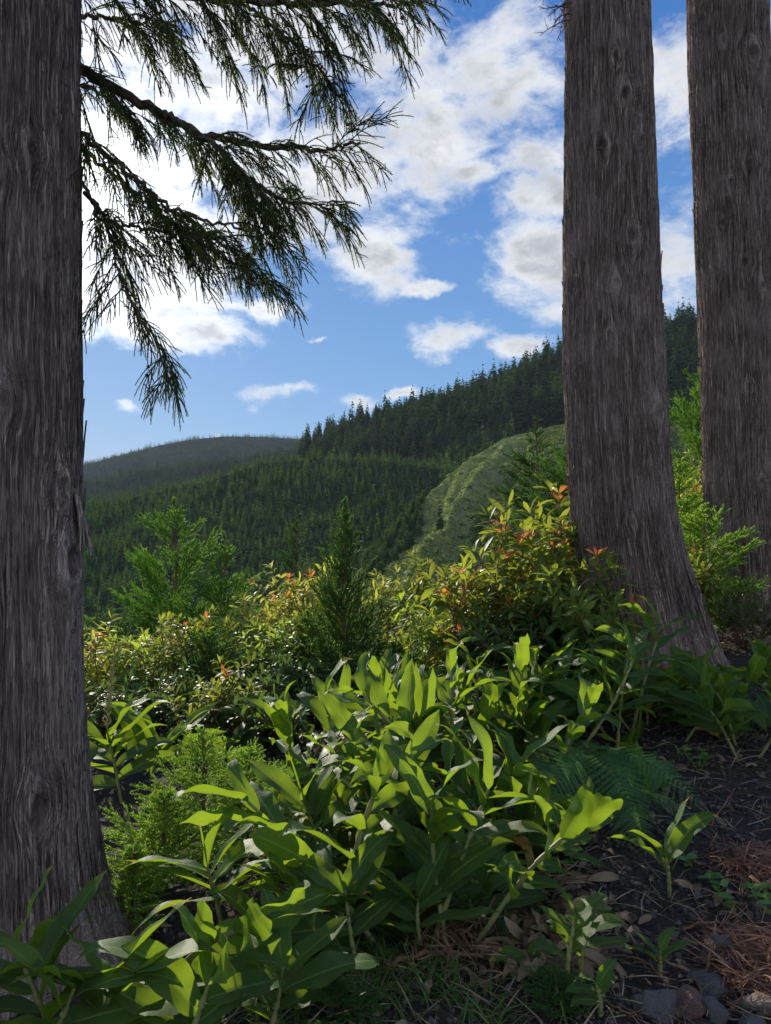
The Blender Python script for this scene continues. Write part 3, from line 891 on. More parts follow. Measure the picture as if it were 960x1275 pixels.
# ------------------------------------------------------------------ cedar foliage
ico = np.array([[0, 0, 1], [0.89, 0, 0.45], [0.28, 0.85, 0.45], [-0.72, 0.53, 0.45], [-0.72, -0.53, 0.45], [0.28, -0.85, 0.45], [0.72, 0.53, -0.45], [-0.28, 0.85, -0.45], [-0.89, 0, -0.45], [-0.28, -0.85, -0.45], [0.72, -0.53, -0.45], [0, 0, -1]])
icf = np.array([[0, 1, 2], [0, 2, 3], [0, 3, 4], [0, 4, 5], [0, 5, 1], [1, 6, 2], [2, 7, 3], [3, 8, 4], [4, 9, 5], [5, 10, 1], [6, 7, 2], [7, 8, 3], [8, 9, 4], [9, 10, 5], [10, 6, 1], [6, 11, 7], [7, 11, 8], [8, 11, 9], [9, 11, 10], [10, 11, 6]])
NEEDLE = np.array([[0, -0.5, 0], [0, 0.5, 0], [1, 0, 0.0], [0.5, 0, 0.18]], float)
NEEDLE_F = np.array([[0, 1, 3], [1, 2, 3], [2, 0, 3]])
NEEDLE_F = np.array([[0, 1, 2]])
NEEDLE = NEEDLE[:3]


def needles_on(geo, pts, r, step, length, width, fwd, tone, jitter=0.3):
    """needles set spirally along a shoot"""
    pts = np.asarray(pts)
    seg = np.linalg.norm(np.diff(pts, axis=0), axis=1)
    L = seg.sum(); n = max(3, int(L / step))
    s = np.concatenate([[0], np.cumsum(seg)])
    t = np.linspace(0.02 * L, L, n)
    P = np.stack([np.interp(t, s, pts[:, k]) for k in range(3)], -1)
    T = unit(np.gradient(P, axis=0))
    ref = r.normal(size=3)
    A = unit(np.cross(T, ref)); B = np.cross(T, A)
    th = np.arange(n) * 2.39996 + r.random() * 6.28 + r.normal(size=n) * jitter
    O = np.cos(th)[:, None] * A + np.sin(th)[:, None] * B
    D = unit(T * fwd + O * (1 - fwd * 0.5))
    Wd = unit(np.cross(D, T + 0.3 * r.normal(size=(n, 3))))
    N = np.cross(D, Wd)
    ll = length * (0.75 + 0.5 * r.random(n)) * (1 - 0.35 * (t / L) ** 3)
    S = np.stack([ll, np.full(n, width), ll], -1)
    geo.stamp(NEEDLE, NEEDLE_F, P, D, Wd, N, S, np.array([[-1, 0, 0], [1, 0, 0], [0, 1, 0.0]]), np.clip(tone + 0.12 * r.normal(size=n), 0, 1))


DOWN = np.array([0, 0, -1.0])


def curve_from(p0, d0, L, n, bend, r, wob=0.1):
    pts = [np.array(p0, float)]; d = unit(np.array(d0, float)); st = L / (n - 1)
    for k in range(n - 1):
        d = unit(d + (bend + wob * r.normal(size=3)) / (n - 1))
        pts.append(pts[-1] + d * st)
    return np.array(pts)


def cedar_branch(parent, ctrl, rad, seed, twig_len=0.26, twig_step=0.035, start=0.1, droop=0.9, shoot_len=0.115, offset=None, needle=0.0125, updown=0.0, tone0=0.4):
    """one drooping branch: woody limb (the part) with its foliage (a sub-part)"""
    r = np.random.default_rng(seed)
    pts = spline(np.array(ctrl), 60) - np.array(offset)
    pts[1:-1] += 0.006 * r.normal(size=(58, 3))
    wood = Geo(); fol = Geo()
    L = np.linalg.norm(np.diff(pts, axis=0), axis=1).sum()
    wood.tube(pts, np.linspace(rad, rad * 0.22, 60), 8, 0.5)
    T = unit(np.gradient(pts, axis=0))
    n = int(L * (1 - start) / twig_step)
    for k in range(n):
        f = start + (1 - start) * (k + r.random()) / n
        i = min(59, int(f * 59)); p = pts[i]; t = T[i]
        side = unit(np.cross(t, [0, 0, 1.0]))
        a = r.normal() * 0.55
        sgn = 1 if k % 2 else -1
        d0 = unit(t * (0.55 + 0.3 * r.random()) + sgn * side * math.cos(a) * 0.75 + np.array([0, 0, 1.0]) * (math.sin(a) * 0.6 - 0.12 + updown))
        tl = twig_len * (0.45 + 0.75 * r.random()) * (0.65 + 0.5 * math.sin(math.pi * min(1, f + 0.12)))
        tw = curve_from(p, d0, tl, 9, DOWN * droop * (0.5 + 0.9 * r.random()) + t * 0.2, r, 0.25)
        wood.tube(tw, np.linspace(0.0032, 0.0014, 9), 4, 0.5, cap=False)
        tone = np.clip(tone0 + 0.25 * r.normal(), 0, 1)
        pn = unit(r.normal(size=3) + np.array([0, -1.2, 0.8]))
        ns = int(tl / 0.0165)
        TT = unit(np.gradient(tw, axis=0))
        if r.random() < 0.10:   # small round cones at the twig ends
            for q_ in range(r.integers(1, 4)):
                cpt = tw[r.integers(4, 9)] + 0.012 * r.normal(size=3)
                wood.stamp(ico, icf, cpt[None], np.eye(3)[:1], np.eye(3)[1:2], np.eye(3)[2:], 0.007 + 0.002 * r.random())
        for s in range(ns + 1):
            ff = 0.12 + 0.88 * s / ns
            ii = min(8, int(round(ff * 8)))
            pp = tw[ii] if s < ns else tw[-1]
            if s == ns:
                dd = TT[-1]
            else:
                o3 = unit(np.cross(TT[ii], r.normal(size=3)))
                o3 = unit(np.cross(TT[ii], pn)) * (1 if s % 2 else -1) + 0.35 * r.normal(size=3)
                dd = unit(TT[ii] * 0.9 + o3 * (0.40 + 0.25 * r.random()))
            sl = shoot_len * (0.5 + 0.8 * r.random()) * (1.1 - 0.35 * ff)
            sh = curve_from(pp, dd, sl, 6, DOWN * 0.85 * droop + TT[ii] * 0.5, r, 0.22)
            fol.tube(sh, np.linspace(0.0026, 0.0014, 6), 3, tone, cap=False)
            needles_on(fol, sh, r, 0.0030, needle, 0.0026, 0.62, tone)
            if r.random() < 0.35 and sl > 0.05:
                s2 = curve_from(sh[2], unit(TT[ii] * 0.5 + r.normal(size=3) * 0.6 + DOWN * 0.2), sl * 0.55, 5, DOWN * 0.4, r, 0.2)
                fol.tube(s2, np.linspace(0.0022, 0.0013, 5), 3, tone, cap=False)
                needles_on(fol, s2, r, 0.0032, needle * 0.95, 0.0026, 0.62, tone)
    wo_ = wood.build('branch', M['twig'], parent)
    fol.build('foliage', M['cedar_needle'], wo_)
    return wo_


off = np.array(LT)
BR = [  # control points (px, py, Y), limb radius, seed, twig length, start, droop
    ([(60, 60, 2.95), (110, 92, 3.05), (180, 130, 3.1), (250, 166, 3.12), (330, 182, 3.1), (400, 186, 3.1), (448, 178, 3.1)], 0.026, 1, 0.27, 0.08, 0.75),
    ([(205, 140, 3.1), (262, 178, 3.05), (310, 222, 3.0), (360, 252, 2.98), (425, 252, 2.96)], 0.014, 2, 0.27, 0.10, 0.85),
    ([(70, 135, 2.95), (115, 178, 3.0), (170, 225, 3.02), (220, 262, 3.02), (290, 282, 3.0), (350, 296, 3.0)], 0.014, 3, 0.28, 0.05, 0.9),
    ([(70, 150, 3.1), (130, 210, 3.1), (190, 256, 3.1), (230, 292, 3.1), (300, 330, 3.1), (345, 352, 3.1)], 0.010, 4, 0.22, 0.25, 0.8),
    ([(80, 205, 2.95), (115, 250, 2.95), (140, 300, 2.9), (150, 350, 2.88), (185, 405, 2.86), (208, 450, 2.86), (212, 485, 2.86)], 0.008, 5, 0.17, 0.18, 0.9),
    ([(105, 240, 2.98), (140, 276, 2.95), (200, 288, 2.95), (262, 300, 2.92), (320, 322, 2.9)], 0.009, 6, 0.24, 0.05, 0.9),
    ([(60, -30, 3.0), (160, -14, 3.1), (280, 0, 3.12), (390, 6, 3.1), (470, 4, 3.1), (520, 6, 3.1)], 0.022, 7, 0.36, 0.04, 1.0),
    ([(60, -60, 2.85), (180, -45, 2.8), (300, -20, 2.8), (400, -2, 2.82), (490, -5, 2.85)], 0.020, 8, 0.34, 0.15, 1.0),
    ([(80, 20, 3.15), (130, 22, 3.3), (180, 30, 3.4), (215, 45, 3.45)], 0.010, 9, 0.24, 0.05, 0.9),
    ([(80, 100, 3.1), (115, 112, 3.2), (150, 135, 3.3), (185, 165, 3.3)], 0.007, 10, 0.15, 0.1, 0.9),
    ([(300, 0, 3.12), (350, 40, 3.1), (390, 75, 3.08), (425, 110, 3.05)], 0.009, 12, 0.26, 0.1, 1.1),
    ([(255, 168, 3.1), (290, 205, 3.12), (315, 250, 3.12), (330, 285, 3.12)], 0.008, 13, 0.22, 0.1, 0.9),
    ([(60, -330, 2.85), (180, -300, 2.7), (340, -260, 2.7), (470, -240, 2.7)], 0.024, 14, 0.34, 0.1, 1.0),
    ([(0, -200, 3.2), (80, -180, 3.6), (160, -160, 4.0), (220, -150, 4.3)], 0.024, 15, 0.34, 0.1, 1.0),
]
for (c, rad, sd_, tl, st, dp) in BR:
    cedar_branch(left_tree, [at(*p) for p in c], rad, sd_ + 400, tl * 1.12, 0.040, st, dp, offset=off)

# dead twigs sticking out at the top left of the middle trunk
g = Geo(); r = np.random.default_rng(5)
for k in range(9):
    p0 = at(712, 2 + 7 * (k % 5) - 6, 5.75); 
    d0 = unit(np.array([-1.0, -0.15, 0.3 - 0.16 * k + 0.1 * r.normal()]))
    tw = curve_from(p0, d0, 0.16 + 0.16 * r.random(), 8, DOWN * 0.7, r, 0.6) - np.array(base)
    g.tube(tw, np.linspace(0.006, 0.0018, 8), 5)
    for s in range(5):
        t2 = curve_from(tw[2 + s], unit(r.normal(size=3) + [-0.6, 0, -0.3]), 0.05 + 0.07 * r.random(), 5, DOWN * 0.3, r, 0.6)
        g.tube(t2, np.linspace(0.003, 0.001, 5), 4, cap=False)
o = g.build('branch', M['twig'], mid_tree)
o['label'] = 'thin dead twigs at the top of the trunk'


# ------------------------------------------------------------------ young conifers
def young_conifer(px, top, Y, width, seed, label, mat, group=None, name='young_conifer', levels=26, droop=0.25, asc=0.55, dens=1.0, shoot=0.17, needle=0.024, nstep=0.008, nw=0.010, base_z=None, height=None, clear=0.05):
    r = np.random.default_rng(seed)
    p = at(px, top, Y)
    zb = gz(p[0], Y) if base_z is None else base_z
    H = p[2] - zb if height is None else height
    t = thing(name, (p[0], Y, zb - 0.03), label, 'conifer', group)
    tr = Geo(); fo = Geo()
    n = 14
    ax = np.stack([0.02 * H * np.cumsum(r.normal(size=n)) / 4, 0.02 * H * np.cumsum(r.normal(size=n)) / 4, np.linspace(0, H * 0.97, n)], -1)
    ax[0, :2] = 0
    tr.tube(ax, np.linspace(0.013 * H + 0.004, 0.0025, n), 7, 0.5)
    nb = int(levels * 3 * dens)
    for k in range(nb):
        f = clear + (0.985 - clear) * (k + 0.5 * r.random()) / nb
        pz = np.array([np.interp(f * H * 0.97, ax[:, 2], ax[:, c]) for c in range(3)])
        th = k * 2.39996 + 0.4 * r.normal()
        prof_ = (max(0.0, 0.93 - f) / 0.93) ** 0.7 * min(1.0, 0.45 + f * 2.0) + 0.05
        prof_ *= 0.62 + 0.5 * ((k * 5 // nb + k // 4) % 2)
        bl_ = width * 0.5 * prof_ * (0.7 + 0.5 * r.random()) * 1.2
        d0 = unit(np.array([math.cos(th), math.sin(th), asc * (0.5 + f) + 0.12 * r.normal()]))
        br = curve_from(pz, d0, bl_, 9, np.array([0, 0, 0.35]) * asc - np.array([0, 0, 1]) * droop, r, 0.18)
        tr.tube(br, np.linspace(0.0022 * H + 0.001, 0.0012, 9), 4, 0.5, cap=False)
        TT = unit(np.gradient(br, axis=0))
        ns = max(5, int(bl_ / 0.042 * dens))
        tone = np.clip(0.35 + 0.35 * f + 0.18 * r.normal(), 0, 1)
        for s in range(ns + 1):
            ff = 0.14 + 0.86 * s / ns
            x = ff * 8; i0 = min(7, int(x)); pp = br[i0] + (br[i0 + 1] - br[i0]) * (x - i0)
            if s == ns:
                dd = TT[-1]
            else:
                o3 = unit(np.cross(TT[i0], 0.5 * r.normal(size=3) + [0, 0, 1.2])) * (1 if s % 2 else -1)
                dd = unit(TT[i0] * 1.0 + o3 * 0.6 + [0, 0, 0.22])
            sl = min(shoot * 2.1, bl_ * 0.55) * (0.6 + 0.6 * r.random()) * (1.15 - 0.55 * ff) + 0.03
            sh = curve_from(pp, dd, sl, 5, DOWN * droop * 0.5 + TT[i0] * 0.4, r, 0.12)
            fo.tube(sh, np.linspace(nw * 0.6, nw * 0.4, 5), 3, tone, cap=False)
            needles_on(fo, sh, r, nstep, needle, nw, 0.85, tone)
            for q_ in range(3 if sl > 0.09 else 1):
                s2 = curve_from(sh[1 + q_], unit(dd * 1.0 + r.normal(size=3) * 0.32), sl * 0.5, 4, DOWN * droop * 0.6, r, 0.2)
                fo.tube(s2, np.linspace(nw * 0.55, nw * 0.4, 4), 3, tone, cap=False)
                needles_on(fo, s2, r, nstep, needle, nw, 0.75, tone)
    tr.build('trunk', M['wood_red'], t)
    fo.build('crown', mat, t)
    return t


young_conifer(216, 606, 10.0, 1.75, 1, 'tallest bright green young conifer, left of centre beyond the shrubs', M['young_needle'], levels=18, droop=0.12, asc=0.7)
young_conifer(279, 650, 9.2, 1.25, 2, 'bright green young conifer with a drooping leader, just right of the tallest one', M['young_needle'], levels=18, droop=0.12, asc=0.7)
young_conifer(432, 606, 6.75, 0.82, 3, 'narrow dark green young conifer with steep branches in the middle of the picture', M['mid_needle'], levels=36, droop=0.05, asc=1.15, shoot=0.13, needle=0.018, nw=0.007)
young_conifer(371, 614, 13.5, 1.25, 4, 'slim shaded young conifer standing farther back, left of the narrow dark one', M['deep_needle'], levels=24, droop=0.2, asc=0.8)
young_conifer(668, 505, 13.0, 2.1, 5, 'green young conifer rising behind the red-tipped shrub', M['deep_needle'], levels=26, droop=0.3)
young_conifer(712, 520, 12.0, 1.8, 6, 'green young conifer half hidden behind the middle trunk', M['young_needle'], levels=22, droop=0.12, asc=0.7)
young_conifer(872, 425, 12.5, 2.0, 7, 'tall green conifer showing between the middle and right trunks', M['young_needle'], levels=30, droop=0.12, asc=0.7)
young_conifer(880, 618, 7.25, 0.95, 8, 'lime green young conifer leaning over the foot of the right trunk', M['lime_needle'], levels=22, droop=0.3)
young_conifer(850, 560, 8.6, 1.0, 9, 'yellow-green young conifer close behind the middle trunk', M['lime_needle'], levels=22, droop=0.3)
young_conifer(108, 752, 9.5, 1.1, 10, 'small green conifer beside the left trunk, behind the golden shrubs', M['young_needle'], levels=14, droop=0.3)
young_conifer(160, 765, 8.2, 1.0, 11, 'low green conifer between the left trunk and the tallest young conifer', M['deep_needle'], levels=14, droop=0.3)
young_conifer(325, 775, 7.6, 0.9, 12, 'low green conifer between two golden shrubs left of centre', M['young_needle'], levels=14, droop=0.3)
young_conifer(455, 770, 7.2, 0.9, 13, 'feathery dark conifer sapling below the narrow conifer', M['deep_needle'], levels=14, droop=0.2)
young_conifer(600, 640, 18.0, 2.2, 14, 'dark green conifer in the hollow below the grassy slope', M['deep_needle'], levels=16, droop=0.3)
young_conifer(300, 700, 15.0, 1.8, 15, 'shaded conifer low in the valley behind the bright young conifers', M['deep_needle'], levels=16, droop=0.3)
young_conifer(492, 792, 6.2, 0.7, 16, 'feathery green conifer sapling right of the narrow conifer, above the sunlit ginger', M['mid_needle'], levels=13, droop=0.2)
young_conifer(388, 752, 7.0, 0.75, 17, 'feathery green conifer just left of the narrow dark one, among golden shrubs', M['mid_needle'], levels=14, droop=0.15, asc=0.7)
young_conifer(255, 778, 6.6, 0.8, 18, 'low feathery conifer below the two bright young conifers', M['mid_needle'], levels=14, droop=0.15, asc=0.7)
# fluffy saplings in the foreground
kw = dict(droop=0.15, asc=0.5, shoot=0.06, needle=0.014, nstep=0.0036, nw=0.0036, name='conifer_sapling', levels=20)
young_conifer(252, 898, 3.5, 0.56, 21, 'feathery yellow-green conifer sapling with the tallest leader, right of the left trunk', M['lime_needle'], **kw)
young_conifer(312, 920, 3.6, 0.60, 22, 'feathery yellow-green conifer sapling, second to the right of the left trunk', M['lime_needle'], **kw)
young_conifer(205, 975, 3.3, 0.52, 23, 'low feathery conifer sapling close to the foot of the left trunk', M['lime_needle'], **kw)
young_conifer(350, 950, 3.9, 0.50, 24, 'feathery conifer sapling half hidden by the upright ginger leaf', M['young_needle'], **kw)
young_conifer(165, 1045, 3.0, 0.36, 25, 'small feathery conifer sapling against the base of the left trunk', M['lime_needle'], **kw)
kw.update(levels=9)
young_conifer(420, 1215, 2.45, 0.30, 26, 'tiny dark conifer sapling on the ground at bottom centre', M['deep_needle'], **kw)
young_conifer(692, 1200, 2.45, 0.16, 27, 'tiny dark green conifer sapling beside the small bright shoots at the bottom', M['deep_needle'], **kw)
young_conifer(465, 1165, 2.9, 0.26, 28, 'tiny brownish conifer sapling under the ginger leaves at the bottom', M['deep_needle'], **kw)

# ------------------------------------------------------------------ shrubs with red young leaves


def leaf_template(nl, ns, wfun, arch, fold, wave=0.0, wn=3.0, twist=0.0, tipcurl=0.0, seed=0, skew=0.0):
    """leaf of length 1 along +X, normal +Z; returns vertices, quads, lp"""
    t = np.linspace(0, 1, nl + 1); s = np.linspace(-1, 1, ns + 1)
    ang = -(arch * t ** 1.4 + tipcurl * np.clip(t - 0.65, 0, 1) ** 2 * 8)
    st = 1.0 / nl
    cx = np.concatenate([[0], np.cumsum(np.cos((ang[1:] + ang[:-1]) / 2) * st)])
    cz = np.concatenate([[0], np.cumsum(np.sin((ang[1:] + ang[:-1]) / 2) * st)])
    wd = wfun(t)
    r = np.random.default_rng(seed)
    ph = r.random() * 6.28
    V = np.zeros((nl + 1, ns + 1, 3))
    for k, sv in enumerate(s):
        fa = fold * (1 - 0.4 * t)
        y = sv * wd * np.cos(fa) + skew * wd * t
        h = abs(sv) * wd * np.sin(fa) + wave * wd * abs(sv) ** 1.5 * np.sin(t * 6.28 * wn + ph + (1.3 if sv > 0 else 0))
        tw = twist * t
        y2 = y * np.cos(tw) - h * np.sin(tw); h2 = y * np.sin(tw) + h * np.cos(tw)
        V[:, k, 0] = cx - np.sin(ang) * h2
        V[:, k, 1] = y2
        V[:, k, 2] = cz + np.cos(ang) * h2
    i, j = np.meshgrid(np.arange(nl), np.arange(ns), indexing='ij'); w_ = ns + 1
    q = np.stack([i * w_ + j, (i + 1) * w_ + j, (i + 1) * w_ + j + 1, i * w_ + j + 1], -1).reshape(-1, 4)
    S_, T_ = np.meshgrid(s, t)
    lp = np.stack([S_, T_, 0.5 * np.ones_like(S_)], -1).reshape(-1, 3)
    return V.reshape(-1, 3), q, lp


obov = lambda t: 0.128 * np.sin(np.pi * np.clip(t, 0, 1) ** 1.25) ** 0.9 + 0.004
SHRUB_T = [leaf_template(5, 2, obov, a, f, seed=k) for k, (a, f) in enumerate([(0.5, 0.3), (0.9, 0.4), (0.3, 0.2), (1.2, 0.35)])]


def leaf_axes(D, r, upv=None, roll=0.35):
    n = len(D)
    up = np.array([0, 0, 1.0]) + roll * r.normal(size=(n, 3)) if upv is None else upv
    Yv = unit(np.cross(up, D)); Zv = np.cross(D, Yv)
    return Yv, Zv


def shrub(px, top, Y, width, seed, label, mat=None, stems=12, leaf=0.085, red=0.6, group=None, name='leafy_shrub', basez=None, dense=1.0, low=0.15, redmat='red_tip'):
    r = np.random.default_rng(seed)
    mat = mat or M['shrub']
    p = at(px, top, Y)
    zb = gz(p[0], Y) if basez is None else basez
    H = p[2] - zb
    t = thing(name, (p[0], Y, zb - 0.02), label, 'shrub', group)
    wood = Geo(); fo = Geo(); rd_ = Geo()
    LP = [[], [], [], []]; RP = [[], [], [], []]

    def dress(pts, L, tip):
        TT = unit(np.gradient(pts, axis=0)); n = len(pts)
        sp = 0.029 * leaf / 0.085
        m = int(L / sp)
        for k in range(m + 1):
            f = k / max(m, 1); x = f * (n - 1); i0 = min(n - 2, int(x)); pp = pts[i0] + (pts[i0 + 1] - pts[i0]) * (x - i0)
            T = TT[i0]; A = unit(np.cross(T, r.normal(size=3))); B = np.cross(T, A)
            cnt = 2 if f < 0.93 else 5
            for c in range(cnt):
                th = k * 2.4 + c * 6.283 / cnt + 0.4 * r.normal()
                spread = 1.15 - 0.6 * f
                dd = unit(T * (1.15 - spread) + (math.cos(th) * A + math.sin(th) * B) * spread + np.array([0, 0, -0.12 * (1 - f)]))
                sz = leaf * (0.75 + 0.45 * r.random()) * (1.0 if f < 0.93 else 0.8)
                redd = tip and f >= 0.90 and r.random() < 0.85
                tgt = RP if redd else LP
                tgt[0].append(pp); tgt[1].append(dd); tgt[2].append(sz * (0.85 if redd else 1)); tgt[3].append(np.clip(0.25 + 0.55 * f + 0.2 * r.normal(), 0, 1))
    for s in range(stems):
        th = s * 2.4 + r.normal() * 0.3
        rr_ = width * 0.5 * math.sqrt((s + 0.6) / stems)
        hh = H * (1.0 if s == 0 else 1.0 - 0.26 * (rr_ / (width * 0.5)) ** 2 - 0.42 * r.random())
        tip = np.array([rr_ * math.cos(th), rr_ * math.sin(th), hh])
        ctrl = [np.array([0.12 * tip[0], 0.12 * tip[1], 0]), np.array([0.55 * tip[0], 0.55 * tip[1], 0.4 * hh]) + 0.04 * r.normal(size=3), np.array([0.9 * tip[0], 0.9 * tip[1], 0.75 * hh]) + 0.03 * r.normal(size=3), tip]
        pts = spline(ctrl, 16)
        wood.tube(pts, np.linspace(0.006 * H + 0.004, 0.0025, 16), 5)
        i1 = int(16 * max(low, 0.45)); dress(pts[i1:], np.linalg.norm(np.diff(pts[i1:], axis=0), axis=1).sum(), r.random() < red)
        nbr = int((5 + 5 * H) * dense)
        for b in range(nbr):
            f = low + (0.95 - low) * r.random() ** 0.8
            i0 = min(14, int(f * 15)); pp = pts[i0]
            a2 = r.random() * 6.283
            L = (0.14 + 0.22 * r.random()) * (0.6 + 0.3 * H)
            d0 = unit(np.array([math.cos(a2) * 0.9 + tip[0] * 0.4, math.sin(a2) * 0.9 + tip[1] * 0.4, 0.75]))
            bb = curve_from(pp, d0, L, 7, np.array([0, 0, 0.5]), r, 0.25)
            wood.tube(bb, np.linspace(0.004, 0.0018, 7), 4, cap=False)
            dress(bb[2:], L * 0.7, r.random() < red * 0.12)
    for (tg, geo) in ((LP, fo), (RP, rd_)):
        if not tg[0]:
            continue
        P_ = np.array(tg[0]); D_ = np.array(tg[1]); S_ = np.array(tg[2]); N_ = np.array(tg[3])
        Yv, Zv = leaf_axes(D_, r)
        wch_ = r.integers(0, 4, len(P_))
        for k in range(4):
            m_ = wch_ == k
            if m_.any():
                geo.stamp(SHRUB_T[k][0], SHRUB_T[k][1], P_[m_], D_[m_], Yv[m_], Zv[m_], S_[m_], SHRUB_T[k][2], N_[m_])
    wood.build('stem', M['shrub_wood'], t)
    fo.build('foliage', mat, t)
    if RP[0]:
        o_ = rd_.build('young_leaves', M[redmat], t)
        o_['label'] = 'reddish orange young leaves at the shoot tips'
    return t


shrub(683, 612, 6.1, 0.75, 1, 'tallest red-tipped shrub, touching the left side of the middle trunk', stems=11, leaf=0.185, red=1.0)
shrub(612, 662, 6.0, 0.85, 2, 'broad dark green shrub with red tips left of the tallest red-tipped one', stems=13, leaf=0.18, red=1.0)
shrub(735, 690, 5.4, 0.45, 3, 'green leafy shrub standing in front of the middle trunk', stems=8, leaf=0.18, red=0.25)
shrub(560, 735, 6.3, 0.6, 4, 'low yellow-green shrub at the left foot of the red-tipped shrubs', M['shrub_lime'], stems=9, leaf=0.13, red=0.25)
shrub(375, 712, 8.6, 1.0, 5, 'golden shrub with orange tips between the bright and the narrow conifers', M['shrub_gold'], stems=14, leaf=0.14, red=0.25)
shrub(332, 742, 8.0, 0.8, 6, 'golden-leaved shrub just right of the bright green conifers', M['shrub_gold'], stems=11, leaf=0.14, red=0.25)
shrub(512, 700, 8.8, 0.9, 7, 'olive-green shrub right of the narrow dark conifer', M['shrub'], stems=12, leaf=0.14, red=0.25)
shrub(470, 722, 8.6, 0.7, 8, 'golden shrub partly hidden behind the narrow dark conifer', M['shrub_gold'], stems=10, leaf=0.14, red=0.25)
shrub(525, 770, 7.0, 0.8, 9, 'olive leafy shrub behind the sunlit ginger leaves', M['shrub'], stems=11, leaf=0.09, red=0.25)
shrub(232, 772, 7.0, 0.75, 10, 'olive shrub with pink tips below the tallest young conifer', M['shrub'], stems=12, leaf=0.105, red=0.25)
shrub(112, 790, 6.2, 0.5, 11, 'golden shrub with an orange tip beside the left trunk', M['shrub_gold'], stems=9, leaf=0.105, red=0.25)
shrub(160, 800, 6.3, 0.6, 12, 'yellow-green shrub second to the right of the left trunk', M['shrub_lime'], stems=10, leaf=0.105, red=0.25)
shrub(272, 842, 5.4, 0.5, 13, 'shaded shrub with upright rosettes behind the foreground saplings', M['shrub'], stems=9, leaf=0.105, red=0.25)
shrub(352, 828, 6.2, 0.6, 14, 'dark green shrub left of the sunlit ginger clump', M['shrub_dark'], stems=10, leaf=0.13, red=0.0)
shrub(420, 815, 6.4, 0.7, 15, 'dark leafy shrub directly behind the sunlit ginger clump', M['shrub_dark'], stems=10, leaf=0.09, red=0.0)
shrub(408, 716, 9.2, 0.9, 31, 'golden shrub standing directly left of the narrow dark conifer, farthest back', M['shrub_gold'], stems=12, leaf=0.14, red=0.25)
shrub(548, 708, 8.0, 0.8, 32, 'yellow-green shrub between the red-tipped shrubs and the narrow conifer', M['shrub_lime'], stems=11, leaf=0.14, red=0.25)
shrub(300, 768, 7.4, 0.8, 33, 'yellow-tipped shrub in front of the second bright conifer', M['shrub'], stems=11, leaf=0.13, red=0.25)
shrub(190, 788, 6.6, 0.7, 34, 'golden-green shrub in front of the tallest young conifer', M['shrub'], stems=11, leaf=0.105, red=0.25)
shrub(352, 775, 7.0, 0.7, 35, 'light green shrub just above the sunlit ginger, left of centre', M['shrub_lime'], stems=11, leaf=0.13, red=0.2)
shrub(862, 690, 6.9, 0.5, 16, 'green shrub with red stems between the middle and right trunks', M['shrub'], stems=8, leaf=0.14, red=0.25)
shrub(930, 725, 6.7, 0.75, 17, 'dark fine-leaved heath bush in front of the right trunk', M['shrub_dark'], stems=13, leaf=0.035, red=0.0, name='heath_bush', dense=1.4)
shrub(865, 575, 9.3, 0.6, 18, 'pale golden shrub top showing between the middle and right trunks', M['shrub_gold'], stems=9, leaf=0.09, red=0.25)
shrub(130, 868, 5.2, 0.5, 19, 'low shaded shrub behind the flowered-out ginger stem', M['shrub_dark'], stems=9, leaf=0.10, red=0.1)
shrub(205, 845, 5.7, 0.7, 20, 'dark olive shrub in the shade left of centre', M['shrub_dark'], stems=11, leaf=0.105, red=0.1)
shrub(330, 890, 5.2, 0.6, 21, 'dark low shrub in the shade behind the foreground saplings', M['shrub_dark'], stems=10, leaf=0.13, red=0.0)
shrub(640, 760, 5.5, 0.7, 22, 'dark glossy shrub behind the upright ginger leaves', M['shrub_dark'], stems=10, leaf=0.13, red=0.0)
shrub(905, 690, 9.6, 0.9, 23, 'shaded shrub at the back of the right trunk', M['shrub_dark'], stems=10, leaf=0.09, red=0.0)

# ------------------------------------------------------------------ ginger plants
gw = lambda t: 0.140 * np.clip(np.sin(np.pi * np.clip(t, 0, 1) ** 0.9), 0, 1) ** 0.55 * (1 - 0.22 * t) * sstep(1.02, 0.80, t) ** 0.6 + 0.003
GL = []
rg = np.random.default_rng(9)
for k in range(18):
    arch = [0.3, 0.65, 0.95, 1.35, 0.5, 0.8][k % 6] + 0.1 * rg.normal()
    tv, tf, lp = leaf_template(18, 8, gw, arch, 0.15 + 0.32 * rg.random(), 0.12 + 0.20 * rg.random(), 1.5 + 1.8 * rg.random(), 0.5 * rg.normal(), [0.1, 1.3, 0.5][k % 3] * (0.3 + 0.7 * rg.random()), k, 0.25 * rg.normal())
    gg = Geo(); gg.add(tv, tf, lp * [1, 1, 0] + [0, 0, 0.25 + 0.5 * rg.random()])
    me = gg.mesh('leaf'); me.materials.append(M['ginger'])
    GL.append(me)
tv, tf, lp = leaf_template(12, 8, lambda t: 0.035 * np.sin(np.pi * np.clip(t, 0, 1) ** 0.9) + 0.004, 0.05, 1.35, 0.05, 1, 0.5, 0, 3)
gg = Geo(); gg.add(tv, tf, lp * [1, 1, 0] + [0, 0, 0.8]); GFURL = gg.mesh('leaf'); GFURL.materials.append(M['ginger'])
DEAD = []
for k in range(3):
    tv, tf, lp = leaf_template(16, 6, gw, 1.6 + 0.4 * k, 0.7, 0.35, 2.5, 1.0, 1.5, k + 40)
    gg = Geo(); gg.add(tv, tf, lp * [1, 1, 0] + [0, 0, 0.4]); me = gg.mesh('leaf'); me.materials.append(M['ginger_dead']); DEAD.append(me)


